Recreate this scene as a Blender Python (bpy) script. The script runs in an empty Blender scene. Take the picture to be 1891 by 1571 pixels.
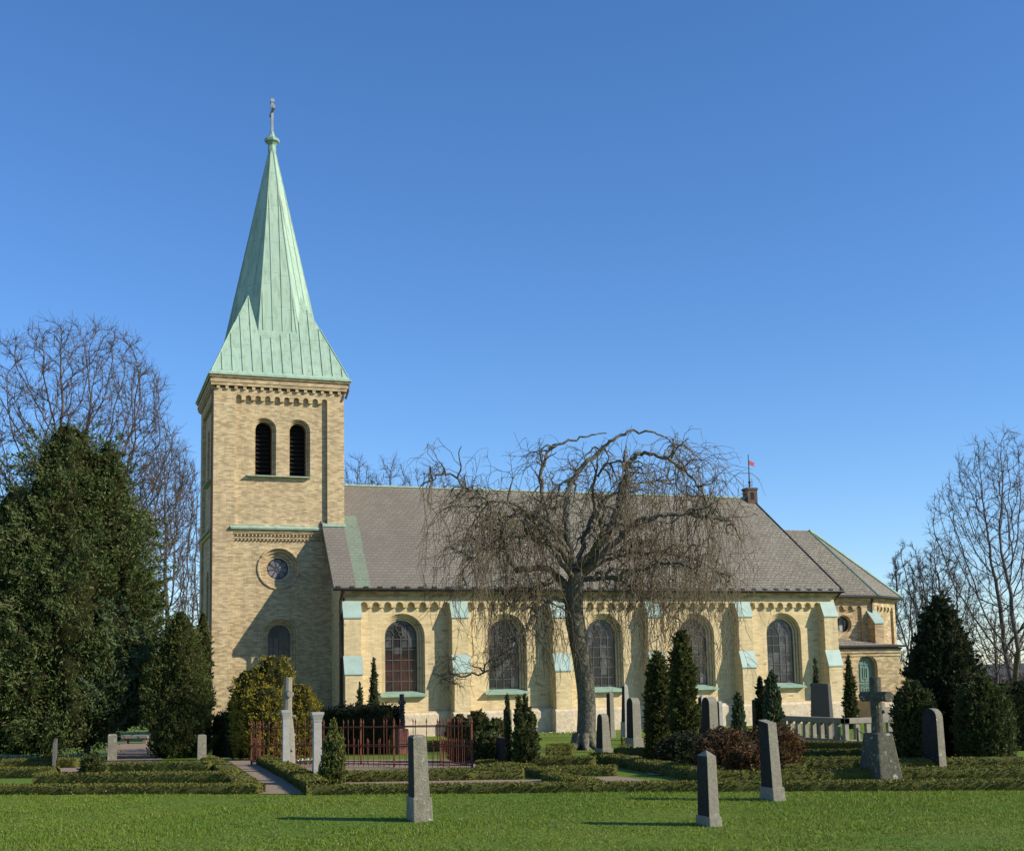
import bpy, bmesh, math, random
import numpy as np
from mathutils import Vector, Matrix
from mathutils.geometry import tessellate_polygon
R_ = math.radians
random.seed(7); rng = np.random.default_rng(7)
C = bpy.context.scene.collection
S = bpy.context.scene

# ------------------------------------------------------------------ camera
FPX, CX, CY = 2311.661, 940.0762, 968.2445          # calibrated on the 1891x1571 photograph
YAW, PITCH, ROLL = .3338, .1221, -.0195
CAM = np.array([-5.1879, -51.9511, 2.2671])
fw = np.array([math.sin(YAW)*math.cos(PITCH), math.cos(YAW)*math.cos(PITCH), math.sin(PITCH)])
r_ = np.array([math.cos(YAW), -math.sin(YAW), 0.]); u_ = np.cross(r_, fw)
RR = r_*math.cos(ROLL)+u_*math.sin(ROLL); UU = -r_*math.sin(ROLL)+u_*math.cos(ROLL)
cd = bpy.data.cameras.new('camera'); cam = bpy.data.objects.new('camera', cd); C.objects.link(cam)
cam.matrix_world = Matrix(((RR[0], UU[0], -fw[0], CAM[0]), (RR[1], UU[1], -fw[1], CAM[1]), (RR[2], UU[2], -fw[2], CAM[2]), (0, 0, 0, 1)))
cd.sensor_width = 36; cd.lens = FPX/1891*36; cd.shift_x = (945.5-CX)/1891; cd.shift_y = (CY-785.5)/1891
cd.clip_start = .1; cd.clip_end = 6000
S.camera = cam

# ------------------------------------------------------------------ light
SUN_AZ, SUN_EL = R_(36), R_(29.0)                   # azimuth measured from +x towards -y
sd = np.array([math.cos(SUN_AZ)*math.cos(SUN_EL), -math.sin(SUN_AZ)*math.cos(SUN_EL), math.sin(SUN_EL)])
w = bpy.data.worlds.new('World'); S.world = w; w.use_nodes = True
nt = w.node_tree; bg = nt.nodes['Background']; sky = nt.nodes.new('ShaderNodeTexSky')
sky.sky_type = 'NISHITA'; sky.sun_disc = False; sky.sun_elevation = SUN_EL
sky.sun_rotation = math.atan2(sd[0], sd[1]); sky.air_density = 1.0; sky.dust_density = 0.0; sky.ozone_density = 4.0
hs = nt.nodes.new('ShaderNodeHueSaturation'); hs.inputs['Saturation'].default_value = 1.14; hs.inputs['Value'].default_value = 1.38
nt.links.new(sky.outputs[0], hs.inputs['Color'])
tn = nt.nodes.new('ShaderNodeMix'); tn.data_type = 'RGBA'; tn.blend_type = 'MULTIPLY'; tn.inputs[0].default_value = 1; tn.inputs[7].default_value = (.94, 1.01, 1.17, 1)
nt.links.new(hs.outputs[0], tn.inputs[6]); nt.links.new(tn.outputs[2], bg.inputs[0]); bg.inputs[1].default_value = .09
sl = bpy.data.lights.new('sun', 'SUN'); sl.energy = 5.0; sl.angle = R_(.5); sl.color = (1, .93, .80)
so = bpy.data.objects.new('sun', sl); C.objects.link(so)
so.rotation_euler = Vector(sd).to_track_quat('Z', 'Y').to_euler()
S.view_settings.view_transform = 'Standard'; S.view_settings.look = 'None'; S.view_settings.exposure = 0.3; S.view_settings.gamma = 1

# ------------------------------------------------------------------ ground height and placement
def sst(t): t = min(max(t, 0.), 1.); return t*t*(3-2*t)
def G(s):
    z = .5*(1-sst((s-22)/22))
    if s > 70: z -= 7*sst((s-70)/110)
    if s > 260: z += 12.5*sst((s-260)/900)
    return z
def gxy(x, y): return G(float(np.dot(np.array([x, y, 0])-CAM*[1, 1, 0], fw*[1, 1, 0]))/math.cos(PITCH))
def ray(x, y): return fw+RR*(x-CX)/FPX+UU*(CY-y)/FPX
def at(x, y):
    d = ray(x, y); a, b = 2., 250.
    s = a
    while s < b:
        P = CAM+d*s
        if P[2] <= gxy(P[0], P[1]): break
        s += .02
    return P, s
def ptd(x, y, s): return CAM+ray(x, y)*s

# ------------------------------------------------------------------ tags
def tag(o, label=None, cat=None, group=None, kind=None):
    if label: o['label'] = label
    if cat: o['category'] = cat
    if group: o['group'] = group
    if kind: o['kind'] = kind
    return o
def empty(name, loc, rz=0):
    o = bpy.data.objects.new(name, None); C.objects.link(o); o.location = loc; o.rotation_euler = (0, 0, rz)
    o.empty_display_size = .2
    return o
def link(name, me, parent=None, loc=None):
    o = bpy.data.objects.new(name, me); C.objects.link(o)
    if parent: o.parent = parent
    if loc is not None: o.location = loc
    return o

# ------------------------------------------------------------------ materials
def newmat(name, rough=.8, spec=.3):
    m = bpy.data.materials.new(name); m.use_nodes = True
    n = m.node_tree.nodes; b = n['Principled BSDF']; b.inputs['Roughness'].default_value = rough
    b.inputs['Specular IOR Level'].default_value = spec
    return m, m.node_tree, b
def N(nt, t, **kw):
    n = nt.nodes.new(t)
    for k, v in kw.items():
        if k.startswith('i_'):
            key = k[2:]; key = int(key) if key.isdigit() else key.replace('_', ' ')
            n.inputs[key].default_value = v
        else: setattr(n, k, v)
    return n
def L(nt, a, b): nt.links.new(a, b)
def math_(nt, op, a, b=None):
    n = nt.nodes.new('ShaderNodeMath'); n.operation = op
    for i, v in enumerate((a, b)):
        if v is None: continue
        if isinstance(v, (int, float)): n.inputs[i].default_value = v
        else: L(nt, v, n.inputs[i])
    return n.outputs[0]
def mixc(nt, fac, a, b, mode='MIX'):
    n = nt.nodes.new('ShaderNodeMix'); n.data_type = 'RGBA'; n.blend_type = mode
    for s, v in ((n.inputs[0], fac), (n.inputs[6], a), (n.inputs[7], b)):
        if isinstance(v, (int, float)): s.default_value = v
        elif isinstance(v, tuple): s.default_value = (*v, 1) if len(v) == 3 else v
        else: L(nt, v, s)
    return n.outputs[2]
def noise(nt, vec, scale, detail=4, rough=.55, lo=None, hi=None):
    n = N(nt, 'ShaderNodeTexNoise'); n.inputs['Scale'].default_value = scale; n.inputs['Detail'].default_value = detail; n.inputs['Roughness'].default_value = rough
    if vec is not None: L(nt, vec, n.inputs['Vector'])
    o = n.outputs['Fac']
    if lo is not None:
        m = nt.nodes.new('ShaderNodeMapRange'); m.inputs[1].default_value = lo; m.inputs[2].default_value = hi; L(nt, o, m.inputs[0]); o = m.outputs[0]
    return o
def bump(nt, b, h, strength=.4, dist=.02):
    n = N(nt, 'ShaderNodeBump'); n.inputs['Strength'].default_value = strength; n.inputs['Distance'].default_value = dist
    L(nt, h, n.inputs['Height']); L(nt, n.outputs[0], b.inputs['Normal'])
def objco(nt): return N(nt, 'ShaderNodeTexCoord').outputs['Object']
def wallvec(nt, zs=1.0):
    co = objco(nt); sp = N(nt, 'ShaderNodeSeparateXYZ'); L(nt, co, sp.inputs[0])
    g = N(nt, 'ShaderNodeNewGeometry'); sn = N(nt, 'ShaderNodeSeparateXYZ'); L(nt, g.outputs['Normal'], sn.inputs[0])
    f = math_(nt, 'GREATER_THAN', math_(nt, 'ABSOLUTE', sn.outputs[0]), math_(nt, 'ABSOLUTE', sn.outputs[1]))
    m = N(nt, 'ShaderNodeMix'); m.data_type = 'FLOAT'; L(nt, f, m.inputs[0]); L(nt, sp.outputs[0], m.inputs[2]); L(nt, sp.outputs[1], m.inputs[3])
    cb = N(nt, 'ShaderNodeCombineXYZ'); L(nt, m.outputs[0], cb.inputs[0]); L(nt, math_(nt, 'MULTIPLY', sp.outputs[2], zs), cb.inputs[1])
    return co, cb.outputs[0], sp
def brick_mat(name, c1, c2, mortar, patch, bw=.25, bh=.08, var=.5, dark=(.16, .10, .06), darkamt=.12):
    m, nt, b = newmat(name, .9, .15)
    co, v, sp = wallvec(nt)
    def bt(ca, cb_, mo, ms=.009):
        n = N(nt, 'ShaderNodeTexBrick'); L(nt, v, n.inputs['Vector']); n.inputs['Scale'].default_value = 1
        n.inputs['Brick Width'].default_value = bw; n.inputs['Row Height'].default_value = bh; n.inputs['Mortar Size'].default_value = ms
        n.inputs['Mortar Smooth'].default_value = .3
        for k, c in (('Color1', ca), ('Color2', cb_), ('Mortar', mo)): n.inputs[k].default_value = (*c, 1)
        return n
    A = bt(c1, c2, mortar)
    # per brick randomness
    sv = N(nt, 'ShaderNodeSeparateXYZ'); L(nt, v, sv.inputs[0]); row = math_(nt, 'FLOOR', math_(nt, 'DIVIDE', sv.outputs[1], bh))
    odd = math_(nt, 'ABSOLUTE', math_(nt, 'MODULO', row, 2.)); cl = math_(nt, 'FLOOR', math_(nt, 'ADD', math_(nt, 'DIVIDE', sv.outputs[0], bw), math_(nt, 'MULTIPLY', odd, .5)))
    fl = N(nt, 'ShaderNodeCombineXYZ'); L(nt, cl, fl.inputs[0]); L(nt, row, fl.inputs[1])
    wn = N(nt, 'ShaderNodeTexWhiteNoise'); L(nt, fl.outputs[0], wn.inputs['Vector'])
    rs_ = N(nt, 'ShaderNodeSeparateXYZ'); L(nt, fl.outputs[0], rs_.inputs[0]); rw_ = N(nt, 'ShaderNodeTexWhiteNoise', noise_dimensions='1D'); L(nt, rs_.outputs[1], rw_.inputs['W'])
    big = noise(nt, co, .55, 5, .6, .38, .66)
    c = mixc(nt, big, A.outputs['Color'], mixc(nt, .55, A.outputs['Color'], patch))
    mid = noise(nt, co, 3.2, 4, .65, .5, .72)
    c = mixc(nt, math_(nt, 'MULTIPLY', mid, .4), c, patch)
    fine = noise(nt, co, 16, 3, .7, .42, .62); c = mixc(nt, math_(nt, 'MULTIPLY', fine, .28*var), c, (.22, .16, .09))
    dk = math_(nt, 'MULTIPLY', math_(nt, 'GREATER_THAN', wn.outputs['Value'], 1-darkamt), .55)
    c = mixc(nt, dk, c, dark)
    br = N(nt, 'ShaderNodeMapRange'); br.inputs[3].default_value = 1-var*.55; br.inputs[4].default_value = 1+var*.35; L(nt, math_(nt, 'ADD', math_(nt, 'MULTIPLY', wn.outputs['Value'], .8), math_(nt, 'MULTIPLY', rw_.outputs['Value'], .2)), br.inputs[0])
    cc = N(nt, 'ShaderNodeVectorMath', operation='SCALE'); L(nt, c, cc.inputs[0]); L(nt, br.outputs[0], cc.inputs['Scale'])
    # grime near the ground and rain streaks
    st = N(nt, 'ShaderNodeMapping'); st.inputs['Scale'].default_value = (2.2, 2.2, .25); L(nt, co, st.inputs[0])
    gr = noise(nt, st.outputs[0], 1.2, 4, .6, .5, .8)
    c = mixc(nt, math_(nt, 'MULTIPLY', gr, .40), cc.outputs[0], (.2, .16, .1))
    L(nt, c, b.inputs['Base Color'])
    h = math_(nt, 'ADD', math_(nt, 'MULTIPLY', A.outputs['Fac'], -.6), math_(nt, 'MULTIPLY', wn.outputs['Value'], .5))
    bump(nt, b, h, .6, .012)
    return m
def simple(name, c1, c2, scale=3, rough=.8, bs=.3, bd=.01, bscale=40, spec=.3, metal=0, c3=None, s3=1.0, lo3=.5, hi3=.7):
    m, nt, b = newmat(name, rough, spec); co = objco(nt)
    c = mixc(nt, noise(nt, co, scale, 6, .6, .35, .65), c1, c2)
    if c3: c = mixc(nt, noise(nt, co, s3, 5, .7, lo3, hi3), c, c3)
    L(nt, c, b.inputs['Base Color']); b.inputs['Metallic'].default_value = metal
    if bs: bump(nt, b, noise(nt, co, bscale, 4), bs, bd)
    return m
def leafmat(name, c1, c2, c3=None, clump=1.2, rough=.6, trans=.25, b3=.85):
    m, nt, b = newmat(name, rough, .25); co = objco(nt)
    g = N(nt, 'ShaderNodeNewGeometry')
    c = mixc(nt, g.outputs['Random Per Island'], c1, c2)
    c = mixc(nt, math_(nt, 'MULTIPLY', noise(nt, co, clump, 4, .6, .4, .62), .5), c, c2)
    if c3: c = mixc(nt, math_(nt, 'GREATER_THAN', g.outputs['Random Per Island'], b3), c, c3)
    L(nt, c, b.inputs['Base Color'])
    if trans:
        t = N(nt, 'ShaderNodeBsdfTranslucent'); L(nt, c, t.inputs[0]); mx = N(nt, 'ShaderNodeMixShader'); mx.inputs[0].default_value = trans
        out = nt.nodes['Material Output']; L(nt, b.outputs[0], mx.inputs[1]); L(nt, t.outputs[0], mx.inputs[2]); L(nt, mx.outputs[0], out.inputs[0])
    return m

M = {}
M['tbrick'] = brick_mat('tower_brick', (.63, .475, .24), (.47, .35, .175), (.53, .46, .34), (.56, .40, .23), bw=.21, bh=.066, var=.6, darkamt=.10)
M['nbrick'] = brick_mat('nave_brick', (.68, .52, .26), (.60, .455, .225), (.64, .56, .38), (.66, .52, .32), var=.3, darkamt=.015)
M['cbrick'] = brick_mat('chancel_brick', (.58, .46, .235), (.46, .34, .17), (.50, .42, .30), (.48, .30, .17), var=.8, darkamt=.12)
M['dbrick'] = simple('shaded_moulding_brick', (.20, .145, .08), (.30, .22, .12), 9, .9, .4)  # shade of the stepped reveals put into a darker brick colour
M['plinth'] = simple('plinth_stone', (.66, .54, .36), (.48, .37, .24), 5.5, .9, .8, .03, 8, c3=(.60, .50, .42), s3=4.2)
M['dark'] = simple('dark_interior', (.012, .011, .01), (.02, .018, .015), 3, .9, 0)
M['wood'] = simple('dark_louvre_wood', (.008, .007, .006), (.016, .014, .012), 5, .7, .3)
M['iron'] = simple('black_iron', (.02, .018, .02), (.035, .03, .03), 10, .5, .2)
M['pipe'] = simple('brown_painted_pipe', (.055, .03, .025), (.035, .02, .018), 6, .5, .1)
M['redmetal'] = simple('red_painted_metal', (.45, .06, .05), (.35, .05, .05), 8, .5, .1)
M['rust'] = simple('red_rust_iron', (.115, .038, .020), (.175, .058, .030), 18, .95, .4, c3=(.12, .045, .03), s3=9)
M['gilt'] = simple('grey_lead', (.35, .36, .35), (.25, .25, .24), 6, .5, .2)
M['muntin'] = simple('lead_bars', (.15, .145, .13), (.10, .095, .085), 6, .6, .1)
M['door'] = simple('green_door_paint', (.13, .20, .15), (.10, .165, .125), 3, .5, .2)

def copper():
    m, nt, b = newmat('verdigris_copper', .62, .35); co = objco(nt)
    c = mixc(nt, noise(nt, co, .6, 5, .6, .35, .65), (.31, .43, .325), (.36, .475, .355))
    mp = N(nt, 'ShaderNodeMapping'); mp.inputs['Scale'].default_value = (4, 4, .35); L(nt, co, mp.inputs[0])
    c = mixc(nt, math_(nt, 'MULTIPLY', noise(nt, mp.outputs[0], 1.4, 5, .65,   .46, .66), .75), c, (.22, .29, .18))
    # cross joints of the copper sheets
    sp = N(nt, 'ShaderNodeSeparateXYZ'); L(nt, co, sp.inputs[0])
    xi = math_(nt, 'FLOOR', math_(nt, 'MULTIPLY', math_(nt, 'ADD', sp.outputs[0], sp.outputs[1]), 1.9))
    off = N(nt, 'ShaderNodeTexWhiteNoise', noise_dimensions='1D'); L(nt, xi, off.inputs['W'])
    zz = math_(nt, 'FRACT', math_(nt, 'ADD', math_(nt, 'MULTIPLY', sp.outputs[2], .62), off.outputs['Value']))
    ln = math_(nt, 'LESS_THAN', zz, .018)
    c = mixc(nt, math_(nt, 'MULTIPLY', ln, .6), c, (.16, .26, .2))
    zi = math_(nt, 'FLOOR', math_(nt, 'ADD', math_(nt, 'MULTIPLY', sp.outputs[2], .62), off.outputs['Value']))
    cb = N(nt, 'ShaderNodeCombineXYZ'); L(nt, xi, cb.inputs[0]); L(nt, zi, cb.inputs[1]); w2 = N(nt, 'ShaderNodeTexWhiteNoise'); L(nt, cb.outputs[0], w2.inputs['Vector'])
    c = mixc(nt, math_(nt, 'MULTIPLY', w2.outputs['Value'], .22), c, (.26, .40, .28))
    L(nt, c, b.inputs['Base Color']); bump(nt, b, noise(nt, co, 3.5, 4), .25, .03)
    return m
M['copper'] = copper()
M['copper_dark'] = simple('weathered_copper', (.20, .30, .23), (.27, .40, .30), 3, .7, .3)
M['cap'] = simple('pale_copper_cap', (.35, .465, .40), (.28, .38, .325), 2.5, .55, .15, c3=(.36, .44, .37), s3=4)

def slate():
    m, nt, b = newmat('roof_slates', .85, .2)
    co, v, sp = wallvec(nt, 1.34)
    n = N(nt, 'ShaderNodeTexBrick'); L(nt, v, n.inputs['Vector']); n.inputs['Scale'].default_value = 1
    n.inputs['Brick Width'].default_value = .26; n.inputs['Row Height'].default_value = .16; n.inputs['Mortar Size'].default_value = .014; n.inputs['Mortar Smooth'].default_value = .2
    n.inputs['Color1'].default_value = (.215, .19, .145, 1); n.inputs['Color2'].default_value = (.155, .136, .106, 1); n.inputs['Mortar'].default_value = (.075, .062, .05, 1)
    c = n.outputs['Color']
    # smoother brown slates to the west, rougher lichened slates to the east
    mr = N(nt, 'ShaderNodeMapRange'); mr.inputs[1].default_value = 8.; mr.inputs[2].default_value = 13.; L(nt, math_(nt, 'ADD', sp.outputs[0], math_(nt, 'MULTIPLY', noise(nt, co, .4, 3), 3.)), mr.inputs[0])
    lich = noise(nt, co, 14, 4, .7, .48, .64)
    c = mixc(nt, math_(nt, 'MULTIPLY', math_(nt, 'MULTIPLY', lich, mr.outputs[0]), .62), c, (.38, .35, .26))
    c = mixc(nt, math_(nt, 'MULTIPLY', math_(nt, 'SUBTRACT', 1., mr.outputs[0]), .6), c, (.19, .165, .133))
    c = mixc(nt, math_(nt, 'MULTIPLY', noise(nt, co, .7, 4, .6, .45, .7), .35), c, (.13, .11, .095))
    # verdigris run-off below the tower
    g = math_(nt, 'MULTIPLY', math_(nt, 'GREATER_THAN', sp.outputs[0], 5.42), math_(nt, 'LESS_THAN', math_(nt, 'ADD', sp.outputs[0], math_(nt, 'MULTIPLY', noise(nt, co, 1.5, 4), .25)), 6.15))
    g = math_(nt, 'MULTIPLY', g, math_(nt, 'LESS_THAN', sp.outputs[2], math_(nt, 'ADD', 8.9, math_(nt, 'MULTIPLY', noise(nt, co, 3, 3), .8))))
    g = math_(nt, 'MULTIPLY', g, noise(nt, co, 5, 4, .7, .15, .6))
    c = mixc(nt, math_(nt, 'MULTIPLY', g, .6), c, (.20, .30, .19))
    L(nt, c, b.inputs['Base Color'])
    bump(nt, b, math_(nt, 'ADD', math_(nt, 'MULTIPLY', n.outputs['Fac'], -1.), math_(nt, 'MULTIPLY', noise(nt, co, 22, 3), 1.0)), .7, .03)
    return m
M['slate'] = slate()

def glassmat(name, low=None, bright=.12):
    m, nt, b = newmat(name, .12, .35)
    co = objco(nt); sp = N(nt, 'ShaderNodeSeparateXYZ'); L(nt, co, sp.inputs[0])
    a = math_(nt, 'FLOOR', math_(nt, 'MULTIPLY', sp.outputs[0], 1/.34)); bz = math_(nt, 'FLOOR', math_(nt, 'DIVIDE', math_(nt, 'SUBTRACT', sp.outputs[2], 1.9), .43))
    cb = N(nt, 'ShaderNodeCombineXYZ'); L(nt, a, cb.inputs[0]); L(nt, bz, cb.inputs[1])
    gi = N(nt, 'ShaderNodeObjectInfo'); L(nt, gi.outputs['Location'], N(nt, 'ShaderNodeSeparateXYZ').inputs[0])
    ad = N(nt, 'ShaderNodeVectorMath', operation='ADD'); L(nt, cb.outputs[0], ad.inputs[0]); L(nt, gi.outputs['Location'], ad.inputs[1])
    wn = N(nt, 'ShaderNodeTexWhiteNoise'); L(nt, ad.outputs[0], wn.inputs['Vector'])
    mr = N(nt, 'ShaderNodeMapRange'); mr.inputs[1].default_value = .45; mr.inputs[2].default_value = 1.; L(nt, wn.outputs['Value'], mr.inputs[0])
    c = mixc(nt, math_(nt, 'MULTIPLY', mr.outputs[0], noise(nt, co, 3, 3, .6, .3, .6)), (.018, .018, .018), (bright, bright, bright*.97))
    if low:
        k = math_(nt, 'LESS_THAN', sp.outputs[2], 3.35)
        c = mixc(nt, k, c, mixc(nt, noise(nt, co, 2.0, 3, .6, .4, .6), low, (.02, .012, .01)))
    L(nt, c, b.inputs['Base Color'])
    # every pane leans a little
    nm = N(nt, 'ShaderNodeTexNoise'); nm.inputs['Scale'].default_value = 1.5; L(nt, ad.outputs[0], nm.inputs['Vector'])
    bump(nt, b, noise(nt, co, 2.2, 2), .15, .05)
    return m
M['glass'] = glassmat('leaded_glass'); M['glass_red'] = glassmat('leaded_glass_with_red_curtain', (.06, .02, .014), .16)
M['rose'] = simple('dusty_rose_glass', (.13, .125, .13), (.20, .19, .20), 3, .35, .1)
M['bark'] = simple('grey_green_bark', (.085, .073, .052), (.19, .17, .125), 11, .95, 1.0, .05, 14, c3=(.10, .12, .04), s3=3, lo3=.55, hi3=.75)
M['bark2'] = simple('grey_brown_bark', (.075, .06, .05), (.12, .10, .08), 3, .95, .6, .03, 12)
M['twig'] = simple('weeping_twigs', (.095, .068, .042), (.135, .10, .060), 2, .9, 0, c3=(.12, .12, .05), s3=1.2, lo3=.5, hi3=.7)
M['twig2'] = simple('bare_tree_twigs', (.085, .062, .050), (.125, .092, .072), 1, .9, 0)
M['stone_grey'] = simple('grey_granite', (.185, .165, .12), (.26, .235, .17), 30, .85, .6, .01, 70, c3=(.36, .35, .26), s3=11, lo3=.58, hi3=.70)
M['stone_dark'] = simple('dark_granite', (.075, .072, .066), (.11, .105, .095), 25, .75, .4, .006, 80, c3=(.16, .16, .12), s3=8, lo3=.62, hi3=.75)
M['stone_pale'] = simple('pale_limestone', (.30, .285, .25), (.37, .35, .31), 8, .85, .4, .008, 60, c3=(.22, .21, .15), s3=5, lo3=.55, hi3=.75)
M['stone_lichen'] = simple('lichened_stone', (.17, .155, .11), (.25, .225, .155), 12, .9, .8, .015, 45, c3=(.62, .62, .52), s3=13, lo3=.62, hi3=.68)
M['west_shade'] = simple('painted_west_shade', (.020, .019, .017), (.034, .031, .026), 12, .75, .2, spec=.12)  # near-black colour standing in for shade on the stones' west faces
M['stone_cross'] = simple('dark_cross_stone', (.060, .056, .038), (.105, .098, .066), 14, .95, .8, .02, 30, c3=(.34, .34, .26), s3=9, lo3=.60, hi3=.66)  # one dark stone tone with paler specks
M['stone_red'] = simple('red_granite', (.26, .085, .055), (.36, .13, .08), 30, .7, .3)
M['concrete'] = simple('concrete', (.30, .265, .20), (.22, .195, .15), 6, .9, .4)
M['yew'] = leafmat('yew_foliage', (.050, .070, .018), (.085, .105, .026), (.11, .085, .03), 1.1)
M['yew_dark'] = leafmat('dark_yew_foliage', (.024, .034, .013), (.042, .054, .018), (.06, .05, .022), 1.3)  # darker yew tone; on the tall clipped hedges it paints in their shade
M['bigcon'] = leafmat('cypress_foliage', (.066, .096, .026), (.115, .145, .040), (.12, .085, .035), .7, b3=.86)
M['bluecon'] = leafmat('blue_green_foliage', (.055, .088, .038), (.095, .13, .062), None, .8)
M['yewgreen'] = leafmat('fresh_yew_foliage', (.065, .09, .020), (.11, .135, .028), (.13, .10, .03), 1.2)
M['gold'] = leafmat('golden_yew_foliage', (.15, .16, .022), (.34, .28, .03), (.33, .17, .035), 1.6, b3=.85)
M['bright'] = leafmat('light_green_shrub_foliage', (.07, .10, .022), (.15, .165, .035), (.2, .18, .05), 3)
M['thuja'] = leafmat('thuja_foliage', (.055, .072, .013), (.095, .11, .020), (.11, .08, .03), 2)
M['juniper'] = leafmat('juniper_foliage', (.05, .078, .035), (.085, .12, .05), (.12, .11, .06), 2)
M['redshrub'] = leafmat('red_brown_shrub_foliage', (.12, .055, .02), (.075, .065, .02), (.22, .08, .03), 2.5, b3=.8)
M['box'] = leafmat('box_hedge_foliage', (.085, .10, .015), (.15, .145, .018), (.20, .11, .03), 2.5, b3=.92)
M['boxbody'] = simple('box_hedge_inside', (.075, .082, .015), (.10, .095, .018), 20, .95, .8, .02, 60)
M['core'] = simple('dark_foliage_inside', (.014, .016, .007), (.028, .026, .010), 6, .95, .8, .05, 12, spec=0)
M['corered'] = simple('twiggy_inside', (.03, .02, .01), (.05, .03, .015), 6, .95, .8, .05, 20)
M['petal'] = simple('white_petals', (.8, .8, .78), (.7, .72, .7), 5, .6, 0)
M['gravel'] = simple('gravel', (.30, .215, .14), (.22, .155, .105), 60, .95, .8, .01, 120, c3=(.36, .28, .2), s3=30)

def grassmat(blade=False):
    m, nt, b = newmat('grass_blades' if blade else 'lawn_soil', .7, .2)
    g = N(nt, 'ShaderNodeNewGeometry'); co = g.outputs['Position']
    c = mixc(nt, noise(nt, co, .35, 5, .6, .38, .62), (.125, .20, .016), (.17, .23, .02))
    c = mixc(nt, math_(nt, 'MULTIPLY', noise(nt, co, 1.6, 4, .6, .5, .7), .5), c, (.17, .20, .03))
    if blade:
        c = mixc(nt, math_(nt, 'MULTIPLY', g.outputs['Random Per Island'], .5), c, (.17, .225, .035))
        c = mixc(nt, math_(nt, 'MULTIPLY', noise(nt, co, 3.5, 5, .7, .55, .72), .7), c, (.19, .18, .045))
        c = mixc(nt, math_(nt, 'GREATER_THAN', g.outputs['Random Per Island'], .955), c, (.34, .31, .15))
        t = N(nt, 'ShaderNodeBsdfTranslucent'); L(nt, c, t.inputs[0]); mx = N(nt, 'ShaderNodeMixShader'); mx.inputs[0].default_value = .3
        L(nt, b.outputs[0], mx.inputs[1]); L(nt, t.outputs[0], mx.inputs[2]); L(nt, mx.outputs[0], nt.nodes['Material Output'].inputs[0])
    else:
        c = mixc(nt, math_(nt, 'MULTIPLY', noise(nt, co, 45, 4, .7, .42, .6), .5), c, (.055, .095, .01))
        # ploughed and wooded land far beyond the churchyard
        vm = N(nt, 'ShaderNodeVectorMath', operation='DISTANCE'); L(nt, co, vm.inputs[0]); vm.inputs[1].default_value = tuple(CAM)
        mr = N(nt, 'ShaderNodeMapRange'); mr.inputs[1].default_value = 150; mr.inputs[2].default_value = 330; L(nt, vm.outputs['Value'], mr.inputs[0])
        far = mixc(nt, noise(nt, co, .006, 4, .5, .45, .55), (.10, .07, .045), (.07, .075, .05))
        c = mixc(nt, mr.outputs[0], c, far)
        bump(nt, b, noise(nt, co, 30, 4, .7), .8, .04)
    L(nt, c, b.inputs['Base Color'])
    return m
M['grass'] = grassmat(); M['blade'] = grassmat(True)

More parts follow.
